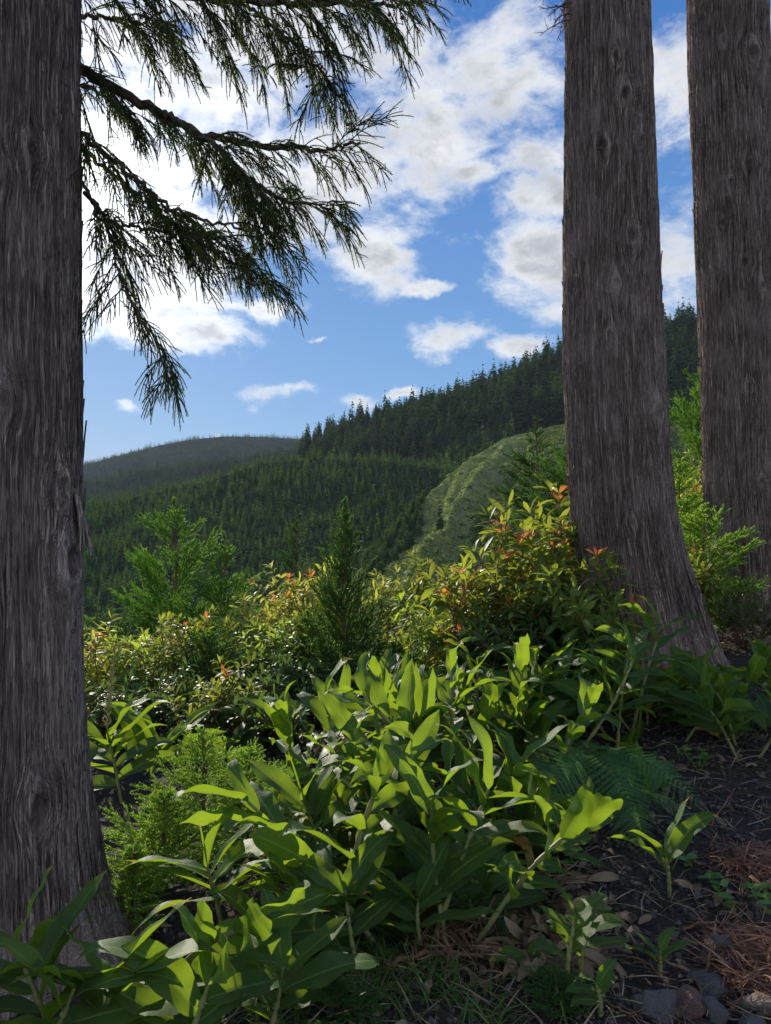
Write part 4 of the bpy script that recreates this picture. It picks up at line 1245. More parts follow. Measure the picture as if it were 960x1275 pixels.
def put_leaf(me, parent, pos, D, up, size, wscale=1.0):
    D = unit(np.array(D, float)); Yv = unit(np.cross(up, D)); Zv = np.cross(D, Yv)
    o = bpy.data.objects.new('leaf', me)
    COL.objects.link(o)
    o.parent = parent
    mx = Matrix(((D[0] * size, Yv[0] * size * wscale, Zv[0] * size, pos[0]), (D[1] * size, Yv[1] * size * wscale, Zv[1] * size, pos[1]), (D[2] * size, Yv[2] * size * wscale, Zv[2] * size, pos[2]), (0, 0, 0, 1)))
    o.matrix_local = mx
    return o


def ginger(basep, topp, Y, seed, label, nl=9, L=0.36, plane=None, group=None, spread=1.0, furl=False, stemmat='ginger_stem', spike=False, dead=0, Ytop=None, name='ginger_plant', mid=None, wscale=1.0, first=0.3, cat='plant', lean_up=0.0, face=0.25, last=1.0):
    """stem from ground to tip with two ranks of long leaves; basep / topp are picture positions at depth Y"""
    r = np.random.default_rng(seed)
    b = at(basep[0], basep[1], Y); tpt = at(topp[0], topp[1], Ytop or Y)
    zb = gz(b[0], b[1])
    if b[2] > zb + 0.04:     # carry the stem down to the ground
        k = (tpt - b) / max(tpt[2] - b[2], 0.05)
        ext = np.clip(k[:2], -0.6, 0.6) * (b[2] - zb)
        b = np.array([b[0] - ext[0], b[1] - ext[1], 0]); b[2] = gz(b[0], b[1]) - 0.02
    else:
        b[2] = zb - 0.02
    t = thing(name, tuple(b), label, cat, group)
    v = tpt - b; Ls = np.linalg.norm(v)
    m1 = 0.5 * v + np.array([0, 0, 0.06 * Ls]) + 0.03 * Ls * r.normal(size=3)
    if mid is not None:
        m1 = at(mid[0], mid[1], Y if len(mid) < 3 else mid[2]) - b
    pts = spline([np.zeros(3), m1, v], 22)
    g = Geo()
    g.tube(pts, np.linspace(0.0105, 0.0055, 22) * (0.75 + 0.35 * min(1, Ls)), 8, 0.5)
    for f in (0.2, 0.35, 0.5, 0.65, 0.8):   # leaf sheaths wrapped round the stem
        i0 = int(f * 21)
        g.tube(pts[i0:i0 + 3], np.linspace(0.0122, 0.0100, 3) * (0.8 + 0.3 * (1 - f)) * (0.75 + 0.35 * min(1, Ls)), 8, 0.8, cap=False)
    g.build('stem', M[stemmat], t)
    T = unit(np.gradient(pts, axis=0))
    pa = r.random() * math.pi if plane is None else plane
    side = np.array([math.cos(pa), math.sin(pa), 0.0])
    for k in range(nl):
        f = first + (last - first) * (k + 0.25 * r.random()) / max(nl - 1, 1)
        f = min(f, last)
        x = f * 21; i0 = min(20, int(x)); pp = pts[i0] + (pts[i0 + 1] - pts[i0]) * (x - i0)
        sg = 1 if k % 2 else -1
        ang = math.radians((72 - 42 * f * (1 - lean_up * 0)) * spread + 9 * r.normal())
        sd2 = unit(side * sg + 0.28 * r.normal(size=3) * [1, 1, 0.3])
        sd2 = unit(sd2 - (sd2 @ T[i0]) * T[i0])
        D = T[i0] * math.cos(ang) + sd2 * math.sin(ang)
        up = T[i0] * math.sin(ang) - sd2 * math.cos(ang) + 0.30 * r.normal(size=3) + np.array([0.1, -face, 0.15])
        size = L * (0.78 + 0.36 * r.random()) * (0.82 + 0.36 * math.sin(math.pi * (0.15 + 0.7 * f)))
        put_leaf(GL[r.integers(0, len(GL))], t, pp, D, up, size, wscale * (0.85 + 0.35 * r.random()))
    for k in range(dead):
        f = first * 0.8 + 0.15 * r.random(); pp = pts[int(f * 21)]
        a = r.random() * 6.28
        o_ = put_leaf(DEAD[k % 3], t, pp, [math.cos(a), math.sin(a), 0.1], np.array([0, 0, 1.0]) + 0.2 * r.normal(size=3), L * 0.8)
        o_['label'] = 'withered yellow-brown leaf'
    if furl:
        put_leaf(GFURL, t, pts[-1] - 0.02 * T[-1], T[-1] + np.array([0, 0, 0.4]), np.array([0.3, -1.0, 0.1]), L * 0.75)
    if spike:
        gs = Geo(); hs = spike
        sp = np.array([pts[-1] + T[-1] * 0 + np.array([0, 0, 1.0]) * hs * k / 12 + np.array([0.004, 0, 0]) * k for k in range(13)])
        gs.tube(sp, np.linspace(0.006, 0.003, 13), 6)
        for k in range(int(hs / 0.0048)):   # spent bracts in rows, like a fishbone
            f = k / (hs / 0.0048); th = (k % 6) * 1.047 + 0.2 * r.normal() + (0.5 if (k // 6) % 2 else 0)
            p0 = sp[0] + (sp[-1] - sp[0]) * f
            dd = unit(np.array([math.cos(th), math.sin(th), 0.75]))
            ll = (0.040 - 0.018 * f) * (0.85 + 0.3 * r.random())
            gs.tube(curve_from(p0, dd, ll, 5, np.array([0, 0, 0.6]), r, 0.1), np.array([0.0022, 0.0038, 0.0034, 0.0022, 0.0008]), 5, cap=False)
        gs.build('seed_spike', M['spike'], t)
    return t


ginger((545, 1010), (482, 887), 4.4, 1, 'sunlit ginger stem at the left of the bright clump, fanned leaves', 15, 0.39, plane=0.15, furl=True, face=0.5)
ginger((575, 985), (505, 890), 4.6, 2, 'sunlit ginger stem with upright glowing leaves in the centre of the clump', 13, 0.37, plane=-0.2, spread=0.7, furl=True, face=0.5)
ginger((552, 955), (524, 884), 4.8, 3, 'ginger stem with a reddish stalk at the top of the bright clump', 11, 0.39, plane=0.1, stemmat='ginger_stem_red', spread=0.75, face=0.5)
ginger((690, 985), (668, 884), 4.9, 4, 'upright ginger with broad yellow-green leaves in front of the middle trunk', 13, 0.43, plane=0.1, spread=0.75, furl=True, face=0.5)
ginger((705, 985), (690, 902), 4.7, 5, 'ginger with glossy folded leaves beneath the upright one by the middle trunk', 14, 0.39, plane=0.3, face=0.5)
ginger((650, 1000), (655, 915), 4.5, 6, 'ginger with withered yellow leaves in the middle of the thicket', 11, 0.37, plane=0.0, dead=3)
ginger((800, 950), (822, 908), 5.2, 7, 'ginger leaning right across the foot of the middle trunk', 14, 0.41, plane=0.1, spread=1.0, face=0.1)
ginger((770, 965), (775, 892), 5.3, 8, 'dark-leaved ginger close against the middle trunk', 13, 0.41, plane=0.3, face=0.1)
ginger((885, 985), (905, 935), 4.8, 9, 'drooping ginger at the far right end of the thicket', 13, 0.39, plane=0.1, spread=1.15, face=0.1)
ginger((432, 1215), (378, 1000), 3.3, 10, 'tall ginger stem with a glowing upright leaf, left of the thicket', 12, 0.34, plane=0.05, furl=True, spread=0.95)
ginger((450, 1140), (415, 985), 3.7, 11, 'ginger stem with dark hanging leaves beside the glowing upright leaf', 12, 0.37, plane=0.3)
ginger((285, 1205), (258, 1080), 2.7, 12, 'ginger with a pale furled top leaf before the foreground saplings', 8, 0.28, plane=0.05, furl=True, first=0.6, face=-0.15, spread=1.2, wscale=1.3)
ginger((165, 1290), (318, 1150), 2.2, 13, 'nodding ginger stem with limp leaves near the bottom left', 12, 0.28, plane=0.7, mid=(235, 1195), face=-0.15, spread=1.2, wscale=1.3)
ginger((85, 1330), (20, 1178), 2.15, 14, 'broad-leaved ginger filling the bottom left corner', 12, 0.28, plane=0.2, face=-0.15, spread=1.2, wscale=1.3)
ginger((145, 1330), (140, 1215), 2.1, 15, 'low ginger between the corner plant and the nodding stem', 10, 0.28, plane=0.1, face=-0.15, spread=1.2, wscale=1.3)
ginger((152, 1030), (133, 905), 4.3, 16, 'ginger with a spent fishbone seed spike beside the left trunk', 10, 0.41, plane=0.1, spread=1.0, spike=0.47, first=0.2, last=0.72)
ginger((575, 1215), (548, 1060), 3.1, 17, 'short ginger with one broad bright hanging leaf at lower centre', 12, 0.33, plane=0.5)
ginger((610, 1190), (692, 1018), 3.4, 18, 'ginger bent over with large shiny drooping leaves below the thicket', 13, 0.39, plane=0.3, mid=(625, 1050), spread=1.0)
ginger((592, 1230), (585, 1120), 2.95, 19, 'small dark ginger standing on bare soil at lower centre', 10, 0.27, plane=0.2, spread=1.1)
ginger((372, 960), (350, 905), 4.9, 20, 'small ginger with one pale tip at the left end of the thicket', 8, 0.32, plane=0.0, spread=0.8, spike=0.12)
ginger((505, 1105), (470, 960), 4.0, 21, 'ginger stem crossing the middle of the thicket with dark leaves', 13, 0.40, plane=0.2)
ginger((480, 1160), (455, 1035), 3.4, 22, 'ginger with wide shaded leaves at the lower left of the thicket', 12, 0.37, plane=0.4)
ginger((395, 1190), (345, 1080), 3.0, 23, 'ginger with curled leaves right of the furled one', 11, 0.28, plane=0.2, face=-0.15, spread=1.2)
ginger((330, 1230), (380, 1120), 2.7, 24, 'ginger with sharply folded leaves and yellow tips at lower left', 11, 0.28, plane=0.3, dead=1, face=-0.15, spread=1.2, wscale=1.3)
ginger((740, 1000), (760, 945), 4.7, 25, 'ginger with a pale dried leaf right of centre', 12, 0.37, plane=0.2, dead=1, face=0.1)
ginger((840, 990), (850, 945), 4.9, 26, 'low ginger between the middle trunk and the drooping one at the right', 12, 0.39, plane=0.4, face=0.1)
ginger((185, 1020), (200, 935), 4.6, 27, 'dark ginger behind the spent seed spike', 12, 0.43, plane=0.0, spread=0.8)
r = np.random.default_rng(70)
for k in range(52):   # the rest of the thicket
    px = 370 + 585 * r.random(); Y = 3.4 + 1.9 * r.random()
    hh = (0.27 if Y < 3.6 else 0.46 if Y < 4.3 else 0.30) + 0.28 * r.random()
    if px > 670:
        Y = 4.4 + 0.9 * r.random()
    elif k % 3 == 0:
        px = 365 + 290 * r.random(); Y = 2.75 + 0.9 * r.random()
    if px > 790:
        hh *= 0.6
    x = (px - 480) / F * Y; z = gz(x, Y)
    by = 637.5 + (CZ - z) / Y * F
    ty = 637.5 + (CZ - z - hh) / Y * F
    ginger((px, by), (px + 60 * r.normal(), ty), Y, 300 + k, 'ginger stem with mid green leaves crowded inside the thicket below the shrubs', 9, 0.32, first=0.35, spread=1.15, face=0.15, group='ginger stems inside the thicket', dead=1 if k % 6 == 0 else 0)
ginger((60, 1345), (92, 1232), 2.05, 61, 'low ginger with broad shaded leaves at the bottom edge, second from the left corner', 7, 0.30, plane=0.2, spread=1.2, face=0.0, wscale=1.25)
ginger((235, 1335), (262, 1218), 2.1, 62, 'low ginger at the bottom edge below the nodding stem', 8, 0.28, plane=0.3, spread=1.2, face=0.0, wscale=1.25)
ginger((330, 1300), (352, 1205), 2.3, 63, 'low ginger with hanging leaves at the bottom, left of the grass', 7, 0.27, plane=0.2, spread=1.2, face=0.0, wscale=1.2)
ginger((445, 1215), (430, 1110), 2.7, 64, 'ginger with broad dark leaves low in front of the thicket, left of bottom centre', 8, 0.30, plane=0.3, spread=1.15, face=0.1, wscale=1.15)
ginger((525, 1220), (520, 1120), 2.8, 65, 'ginger with drooping dark leaves low in front of the thicket at bottom centre', 8, 0.29, plane=0.1, spread=1.15, face=0.1, wscale=1.15)
ginger((640, 1130), (650, 1050), 3.5, 66, 'low ginger between the bent one and the bare soil', 8, 0.30, plane=0.2, spread=1.1, face=0.1)
# bright small shoots on the bare soil
hk = dict(name='ginger_shoot', wscale=1.5, first=0.45)
ginger((705, 1245), (716, 1140), 2.5, 40, 'bright green leafy shoot on dark soil at the bottom, right of centre', 8, 0.13, plane=0.3, **hk)
ginger((722, 1215), (735, 1150), 2.55, 41, 'sunlit shoot with two glowing leaves beside the bright one', 5, 0.13, plane=0.1, **hk)
ginger((834, 1130), (828, 1062), 3.1, 42, 'green shoot with one upright and one hanging leaf below the fern', 4, 0.24, plane=0.2, name='ginger_shoot', first=0.5, wscale=0.9)
ginger((822, 1215), (822, 1185), 2.6, 43, 'three-leaved seedling among the stones at the lower right', 4, 0.13, plane=0.0, spread=1.1, **hk)
ginger((748, 1270), (742, 1225), 2.4, 44, 'round-leaved seedling at the bottom edge right of centre', 5, 0.10, plane=0.2, spread=1.1, **hk)
ginger((655, 1235), (655, 1200), 2.65, 45, 'dark little seedling left of the bright shoots', 4, 0.11, plane=0.2, spread=1.1, **hk)
ginger((893, 1045), (892, 1018), 3.9, 46, 'tiny pale seedling on bare soil at the right', 4, 0.13, plane=0.1, spread=1.0, **hk)
ginger((852, 1010), (845, 985), 4.2, 47, 'small spread seedling below the drooping ginger', 5, 0.20, plane=0.1, spread=1.0, **hk)
ginger((805, 1035), (800, 985), 4.0, 48, 'broad-leaved shoot above the fern tips', 6, 0.26, plane=0.3, **hk)


# ------------------------------------------------------------------ ferns
def fern_frond(geo, L, arch, r, tone):
    n = 30
    ang = np.linspace(0.9, 0.9 - arch, n)
    st = L / n
    P = np.zeros((n, 3)); P[:, 0] = np.cumsum(np.cos(ang) * st); P[:, 2] = np.cumsum(np.sin(ang) * st)
    geo.tube(P, np.linspace(0.0028, 0.0007, n), 4, tone, cap=False)
    T = unit(np.gradient(P, axis=0))
    for k in range(5, n):
        f = k / n
        pl = L * 0.30 * math.sin(math.pi * min(1, (f * 0.92 + 0.12))) ** 0.8 * (1.05 - 0.35 * f)
        for sg in (-1, 1):
            D = unit(T[k] * 0.45 + np.array([0, sg, 0]) + np.array([0, 0, -0.12]) + 0.05 * r.normal(size=3))
            N = unit(np.cross(D, T[k]) * (-sg))
            m = max(5, int(pl / 0.0085))
            t = (np.arange(m) + 0.5) / m
            PP = P[k] + D * (pl * t)[:, None] + np.array([0, 0, -0.10 * pl]) * (t ** 2)[:, None]
            side = unit(np.cross(N, D))
            for s2 in (-1, 1):
                dd = unit(side * s2 + D * 0.5 + 0.06 * r.normal(size=(m, 3)))
                ll = 0.052 * pl * (1 - t) ** 0.6 + 0.0035
                Yv = unit(np.cross(N + 0 * dd, dd))
                tv_ = np.array([[0, -0.22, 0], [0.7, -0.2, 0.05], [1, 0, 0], [0.7, 0.2, 0.05], [0, 0.22, 0]])
                geo.stamp(tv_, np.array([[0, 1, 2], [0, 2, 3], [0, 3, 4]]), PP, dd, Yv, np.cross(dd, Yv), ll, np.array([[0, 0, 0]] * 5), np.clip(tone + 0.1 * r.normal(size=m), 0, 1))


FR = []
rf = np.random.default_rng(3)
for k in range(5):
    gg = Geo(); fern_frond(gg, 1.0, 1.1 + 0.35 * k, rf, 0.5)
    me = gg.mesh('frond'); me.materials.append(M['fern']); FR.append(me)
FRB = []
for me in FR[2:4]:
    m2 = me.copy(); m2.materials.clear(); m2.materials.append(M['fern_brown']); FRB.append(m2)


def fern(px, py, Y, L, angs, seed, label, brown=0, lift=0.0, pitch=0.0):
    r = np.random.default_rng(seed)
    p = at(px, py, Y); z = gz(p[0], Y)
    t = thing('fern', (p[0], Y, z + lift), label, 'fern')
    for k, a in enumerate(angs):
        o = bpy.data.objects.new('frond', (FRB if k < brown else FR)[r.integers(0, 2 if k < brown else 5)])
        COL.objects.link(o); o.parent = t
        s = L * (0.8 + 0.4 * r.random())
        o.scale = (s, s, s)
        o.rotation_euler = (0.25 * r.normal(), pitch + 0.15 * r.normal(), math.radians(a) + 0.15 * r.normal())
        if k < brown:
            o['label'] = 'old browned frond'
    return t


fern(728, 990, 3.9, 0.62, (-85, -60, -35, -110, -10, -135), 1, 'green fern hanging down the bank right of the thicket', lift=0.30, pitch=0.75)
fern(700, 965, 4.2, 0.45, (-150, -80, -35), 2, 'fern with fronds tucked under the ginger right of centre', lift=0.25, pitch=0.6)
fern(770, 1025, 3.6, 0.40, (-75, -50, -105, -20), 3, 'lower fern with fronds reaching over bare soil', lift=0.2, pitch=0.6)
fern(505, 1150, 3.1, 0.36, (-90, -130, -50, 180, 20), 4, 'browning fern under the ginger at lower centre', brown=3)
fern(385, 1150, 2.9, 0.34, (-90, -40, -140, 10), 7, 'green fern between ginger stems left of bottom centre')
fern(630, 1165, 3.0, 0.28, (-80, -30, -130), 8, 'small fern on the litter right of bottom centre')
fern(440, 1195, 2.8, 0.26, (-90, -30, -150), 5, 'small green fern beside the grass at bottom centre')
fern(600, 1080, 3.7, 0.34, (-60, -120, 10), 6, 'shaded fern inside the thicket at lower centre')

# ------------------------------------------------------------------ stones, gravel, litter, grass
def rock_mesh(seed, mat):
    r = np.random.default_rng(seed)
    nth, nph = 44, 28
    th = np.linspace(0, 2 * np.pi, nth, endpoint=False); ph = np.linspace(0.03, np.pi - 0.03, nph)
    Ph, Th = np.meshgrid(ph, th, indexing='ij')
    D = np.stack([np.sin(Ph) * np.cos(Th), np.sin(Ph) * np.sin(Th), np.cos(Ph)], -1)
    R = np.full(D.shape[:2], 9.0)
    for k in range(13):   # cut by random planes: angular stone
        nrm = unit(r.normal(size=3)); dd = 0.62 + 0.38 * r.random()
        c = D @ nrm
        R = np.minimum(R, np.where(c > 0.05, dd / np.maximum(c, 0.05), 9.0))
    R = np.minimum(R, 1.25)
    R = R + 0.24 * (fbm(D[..., 0] * 3 + seed, D[..., 1] * 3, D[..., 2] * 3, 4, seed) - 0.5) + 0.10 * (fbm(D[..., 0] * 9, D[..., 1] * 12, D[..., 2] * 12, 3, seed) - 0.5)
    P = D * R[..., None]
    i, j = np.meshgrid(np.arange(nph - 1), np.arange(nth), indexing='ij')
    q = np.stack([i * nth + j, (i + 1) * nth + j, (i + 1) * nth + (j + 1) % nth, i * nth + (j + 1) % nth], -1).reshape(-1, 4)
    g = Geo(); g.add(P.reshape(-1, 3), q)
    g.add(np.vstack([P[0], P[0].mean(0)[None]]), np.array([[k, (k + 1) % nth, nth] for k in range(nth)]))
    g.add(np.vstack([P[-1], P[-1].mean(0)[None]]), np.array([[(k + 1) % nth, k, nth] for k in range(nth)]))
    return g


def rock(px, py, wpx, hpx, mat, seed, label, tilt=0.3):
    h = CZ
    # find where the line of sight meets the ground
    Y = 2.4
    for _ in range(12):
        x = (px - 480) / F * Y
        Y = (CZ - gz(x, Y) - 0.02) / ((py - 637.5) / F)
    g = rock_mesh(seed, mat)
    o = g.build('stone', mat, smooth=False)
    s = wpx / F * Y / 2; s2 = hpx / F * Y / 2
    o.scale = (s, (s + s2) / 2, s2 * 0.85)
    x = (px - 480) / F * Y
    o.location = (x, Y, gz(x, Y) + s2 * 0.35)
    r = np.random.default_rng(seed)
    o.rotation_euler = (tilt * r.normal(), tilt * r.normal(), r.random() * 6.28)
    tag(o, label, 'stone')
    return o


rock(890, 1183, 34, 46, M['rock'], 1, 'upright pointed grey stone above the others at the lower right')
rock(822, 1258, 48, 54, M['rock'], 2, 'large angular dark grey stone nearest the bottom right of centre')
rock(858, 1248, 42, 44, M['rock_red'], 3, 'reddish brown stone between two dark grey ones')
rock(886, 1232, 40, 40, M['rock'], 4, 'rounded dark stone right of the reddish one')
rock(891, 1262, 34, 34, M['rock'], 5, 'dark round stone at the bottom below the rounded one')
rock(945, 1248, 54, 34, M['rock_tan'], 6, 'long tan stone at the bottom right corner')
rock(868, 1212, 26, 18, M['rock'], 7, 'small flat grey stone under the pointed one')
rock(912, 1206, 22, 18, M['rock'], 8, 'small grey stone right of the pointed one')
rock(916, 1162, 26, 22, M['rock_red'], 9, 'small brown stone beside the dry fronds at the right')
rock(797, 1248, 24, 26, M['rock'], 10, 'small dark stone left of the large angular one')
rock(695, 1205, 40, 30, M['rock_red'], 11, 'brown stone half hidden behind the bright shoots')
rock(935, 1274, 40, 30, M['rock'], 12, 'dark stone cut by the bottom edge near the right corner')
rock(840, 1160, 16, 10, M['rock_tan'], 13, 'pale pebble above the three-leaved seedling')
rock(790, 1155, 14, 14, M['rock_tan'], 14, 'pale small stone left of the three-leaved seedling')

# gravel
r = np.random.default_rng(12)
n = 15000
Yg = 1.9 + 4.2 * r.random(n) ** 1.3; xg = -0.9 + 4.2 * r.random(n)
k = (xg < 0.62 * Yg) & (xg > -0.45 * Yg)
xg, Yg = xg[k], Yg[k]; n = len(xg)
S = 0.004 + 0.015 * r.random(n) ** 3.0
S = np.where(r.random(n) < 0.02, S * 2.2, S)
P = np.stack([xg, Yg, ground_z(xg, Yg) + (fbm(xg * 14, Yg * 14, 0 * xg, 4, 21) - 0.5) * 0.05 + S * 0.3], -1)
X, Y, Z = upright_axes(n, r, 0.8)
g = Geo()
for v in range(4):
    m = np.arange(n) % 4 == v
    g.stamp(ico * (1 + 0.45 * np.random.default_rng(v).normal(size=(12, 1)) * 0.6), icf, P[m], X[m], Y[m], Z[m], np.stack([S[m], S[m] * 0.85, S[m] * 0.7], -1), None, r.random(m.sum()) ** 2)
tag(g.build('gravel', M['gravel'], smooth=False), 'dark volcanic cinder gravel strewn over the bare soil', 'gravel', kind='stuff')


def litter(n, seed, region, Lr, Wr, mat, name, label, curl=0.9, twig=False, flat=0.3, lift=0.01):
    r = np.random.default_rng(seed)
    g = Geo()
    ratio = sum(Wr) / sum(Lr)
    tv, tf, lp = leaf_template(6, 2, (lambda t: ratio * (0.5 * np.sin(np.pi * np.clip(t, 0, 1)) ** 0.7 + 0.05)), curl, 0.45, 0.4, 1.5, 0.8)
    pos = region(n, r); n = len(pos)
    x, y = pos[:, 0], pos[:, 1]
    z = ground_z(x, y) + (fbm(x * 14, y * 14, 0 * x, 4, 21) - 0.5) * 0.05 + lift * r.random(n) + 0.004
    th = r.random(n) * 6.283
    D = unit(np.stack([np.cos(th), np.sin(th), flat * r.normal(size=n)], -1))
    Yv = unit(np.cross(np.array([0, 0, 1.0]) + 0.4 * r.normal(size=(n, 3)), D)); Zv = np.cross(D, Yv)
    L = Lr[0] + (Lr[1] - Lr[0]) * r.random(n)
    g.stamp(tv, tf, np.stack([x, y, z], -1), D, Yv, Zv, L, lp, r.random(n))
    return tag(g.build(name, mat), label, name.replace('_', ' '), kind='stuff')


def reg_px(px0, px1, Y0, Y1):
    def f(n, r):
        Y = Y0 + (Y1 - Y0) * r.random(n); px = px0 + (px1 - px0) * r.random(n)
        return np.stack([(px - 480) / F * Y, Y], -1)
    return f


def reg_blobs(blobs):
    def f(n, r):
        out = []
        for (px, py, spx) in blobs:
            Y = 2.4
            for _ in range(10):
                Y = (CZ - gz((px - 480) / F * Y, Y)) / ((py - 637.5) / F)
            m = n // len(blobs)
            out.append(np.stack([(px - 480) / F * Y + spx / F * Y * r.normal(size=m), Y + spx * 1.5 / F * Y * r.normal(size=m)], -1))
        return np.vstack(out)
    return f


litter(900, 1, reg_px(330, 980, 2.1, 5.6), (0.03, 0.09), (0.012, 0.03), M['dry'], 'leaf_litter', 'curled brown dead leaves scattered over the soil')
litter(2200, 2, reg_px(300, 980, 2.0, 5.4), (0.06, 0.22), (0.002, 0.005), M['straw'], 'dry_straw', 'pale dry grass stalks and straw lying on the soil', 0.5, flat=0.25, lift=0.03)
litter(2000, 3, reg_blobs([(925, 1215, 22), (950, 1200, 20), (935, 1085, 16)]), (0.06, 0.16), (0.0025, 0.005), M['dry_needle'], 'dry_needles', 'reddish brown heaps of dry cedar needles at the right', 0.6, flat=0.3, lift=0.06)
litter(900, 4, reg_blobs([(560, 960, 25), (600, 970, 20), (330, 1130, 30), (560, 1180, 30)]), (0.05, 0.14), (0.003, 0.006), M['dry_needle'], 'dry_needles', 'brown dry fronds and needles under the ginger thicket', 0.7, flat=0.5, lift=0.10)
litter(330, 5, reg_blobs([(640, 1185, 25), (690, 1195, 20), (650, 1160, 20), (720, 1130, 20)]), (0.08, 0.16), (0.018, 0.04), M['dry'], 'leaf_litter', 'large pale shrivelled ginger leaves on the ground at lower centre', 1.4, flat=0.4, lift=0.04)

litter(900, 6, reg_blobs([(150, 1172, 16), (110, 1188, 20), (880, 884, 18), (830, 888, 20), (770, 885, 20), (905, 800, 15)]), (0.04, 0.13), (0.006, 0.014), M['dry'], 'bark_litter', 'shed strips of brown bark piled round the feet of the trunks', 0.5, flat=0.5, lift=0.05)

# grass tufts at the bottom
r = np.random.default_rng(33)
n = 900
pos = reg_blobs([(450, 1210, 34), (500, 1225, 30), (400, 1240, 30), (540, 1215, 20), (700, 1250, 15), (330, 1250, 30), (600, 1265, 25)])(n, r); n = len(pos)
z = ground_z(pos[:, 0], pos[:, 1]); th = r.random(n) * 6.283
D = unit(np.stack([np.cos(th) * 0.7, np.sin(th) * 0.7, 0.4 + 0.9 * r.random(n)], -1))
Yv = unit(np.cross(np.array([0, 0, 1.0]) + 0.3 * r.normal(size=(n, 3)), D)); Zv = np.cross(D, Yv)
tv, tf, lp = leaf_template(5, 2, lambda t: 0.025 * (1 - t) + 0.002, 1.3, 0.3)
L = 0.05 + 0.13 * r.random(n)
g = Geo(); g.stamp(tv, tf, np.stack([pos[:, 0], pos[:, 1], z], -1), D, Yv, Zv, L, lp, r.random(n))
tag(g.build('grass', M['grass']), 'thin green grass blades among the litter at bottom centre', 'grass', kind='stuff')

# small-leaved herbs and ground cover
oval = lambda t: 0.28 * np.sin(np.pi * np.clip(t, 0, 1) ** 0.9) ** 0.8 + 0.01
HT = leaf_template(5, 2, oval, 0.5, 0.25)


def herb(px, py, seed, label, n=12, L=0.045, h=0.06, group=None):
    r = np.random.default_rng(seed)
    Y = 2.5
    for _ in range(12):
        x = (px - 480) / F * Y
        Y = (CZ - gz(x, Y)) / ((py - 637.5) / F)
    t = thing('seedling', (x, Y, gz(x, Y) - 0.005), label, 'seedling', group)
    st = Geo(); fo = Geo()
    P_, D_ = [], []
    for k in range(max(2, n // 4)):
        a = r.random() * 6.28
        c = curve_from([0, 0, 0], [0.6 * math.cos(a), 0.6 * math.sin(a), 1], h * (0.7 + 0.6 * r.random()), 6, np.array([0, 0, 0.2]), r, 0.3)
        st.tube(c, np.linspace(0.002, 0.001, 6), 4)
        for q_ in range(4):
            b = q_ * 1.57 + r.normal() * 0.3
            P_.append(c[-1] if q_ < 3 else c[3]); D_.append([math.cos(b), math.sin(b), 0.25])
    P_ = np.array(P_); D_ = unit(np.array(D_)); Yv, Zv = leaf_axes(D_, r, None, 0.25)
    fo.stamp(HT[0], HT[1], P_, D_, Yv, Zv, L * (0.7 + 0.5 * r.random(len(P_))), HT[2], r.random(len(P_)))
    st.build('stem', M['ginger_stem'], t); fo.build('foliage', M['herb'], t)


herb(892, 1112, 1, 'small clover-like seedling on dark soil right of the hanging leaf', 16)
herb(905, 1135, 2, 'low leafy seedling just below the clover-like one', 12)
herb(850, 1080, 3, 'little round-leaved seedling behind the green shoot', 12)
herb(945, 1120, 4, 'small green seedling by the needle heap at the right edge', 12)
herb(950, 1140, 5, 'low dark seedling at the right edge below the needle heap', 10)
herb(760, 1150, 6, 'tiny seedling left of the three-leaved one on bare soil', 8, 0.035)
herb(640, 1130, 7, 'small-leaved creeping herb under the shiny drooping ginger', 24, 0.035, 0.1)
herb(670, 1110, 8, 'dim small-leaved herb behind the creeping one', 24, 0.035, 0.12)
herb(700, 1090, 9, 'sun-flecked small-leaved herb right of the bent ginger', 24, 0.035, 0.14)
herb(870, 960, 10, 'low leafy herb under the drooping ginger at the right', 30, 0.05, 0.12)
herb(830, 990, 11, 'shaded leafy herb right of the fern', 26, 0.05, 0.12)


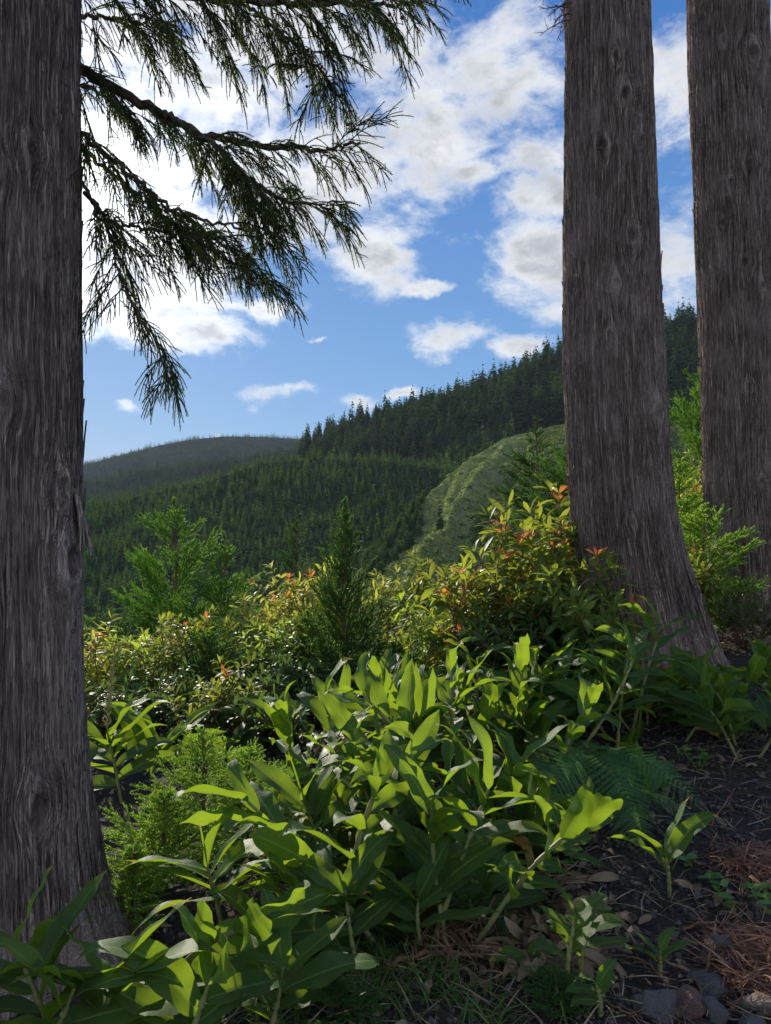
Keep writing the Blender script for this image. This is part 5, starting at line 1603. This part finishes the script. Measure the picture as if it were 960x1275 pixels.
# fallen sticks
def stick(pts, rad, label, seed):
    r = np.random.default_rng(seed)
    W = []
    for (px, py, lift) in pts:
        Y = 2.5
        for _ in range(12):
            x = (px - 480) / F * Y
            Y = (CZ - gz(x, Y) - lift) / ((py - 637.5) / F)
        W.append((x, Y, gz(x, Y) + lift + 0.01))
    o0 = np.array(W[0])
    p = spline(np.array(W) - o0, 16); p[1:-1] += 0.004 * r.normal(size=(14, 3))
    g = Geo(); g.tube(p, np.linspace(rad, rad * 0.5, 16), 6)
    for k in (5, 9, 12):
        g.tube(curve_from(p[k], unit(r.normal(size=3) + [0, 0, 0.6]), 0.07, 5, DOWN * 0.2, r, 0.4), np.linspace(rad * 0.5, rad * 0.2, 5), 5)
    o = g.build('fallen_twig', M['shrub_wood']); o.location = o0
    tag(o, label, 'twig')


stick([(620, 1140, 0.03), (680, 1105, 0.10), (720, 1075, 0.14)], 0.006, 'brown forked twig leaning out of the thicket at lower centre', 1)
stick([(885, 1030, 0.01), (905, 1000, 0.05), (915, 985, 0.06)], 0.005, 'short bare twig beside the tiny pale seedling at the right', 2)
stick([(745, 1190, 0.0), (800, 1200, 0.02), (850, 1255, 0.0)], 0.004, 'thin brown twig lying left of the pointed stone', 3)
stick([(730, 1240, 0.0), (775, 1262, 0.01), (800, 1272, 0.01)], 0.004, 'pale straight twig at the bottom right of the bright shoots', 4)
stick([(905, 1200, 0.02), (925, 1235, 0.03), (905, 1268, 0.01)], 0.004, 'curved pale root looping over the dark stones', 5)
stick([(480, 1205, 0.02), (540, 1190, 0.03), (600, 1195, 0.02)], 0.011, 'thick mossy stick lying in the grass at lower centre', 6)
stick([(850, 1160, 0.01), (890, 1150, 0.02), (945, 1160, 0.02)], 0.007, 'dry brown stick lying above the pointed stone', 7)

# ------------------------------------------------------------------ the air
hz_mat = bpy.data.materials.new('haze'); hz_mat.use_nodes = True
hn = NT(hz_mat.node_tree); hn.n.clear()
ho = hn.node('ShaderNodeOutputMaterial'); pv = hn.node('ShaderNodeVolumePrincipled')
pv.inputs['Color'].default_value = (0.70, 0.82, 1.0, 1)
pv.inputs['Density'].default_value = 0.00006
pv.inputs['Anisotropy'].default_value = 0.0
hn.l.new(pv.outputs[0], ho.inputs['Volume'])
bx = np.array([[sx * 6300.0, sy * 6300.0, z_] for z_ in (-150.0, 330.0) for (sx, sy) in ((-1, -1), (1, -1), (1, 1), (-1, 1))])
g = Geo(); g.add(bx, np.array([[3, 2, 1, 0], [4, 5, 6, 7], [0, 1, 5, 4], [1, 2, 6, 5], [2, 3, 7, 6], [3, 0, 4, 7]]))
tag(g.build('haze', hz_mat, smooth=False), kind='stuff')
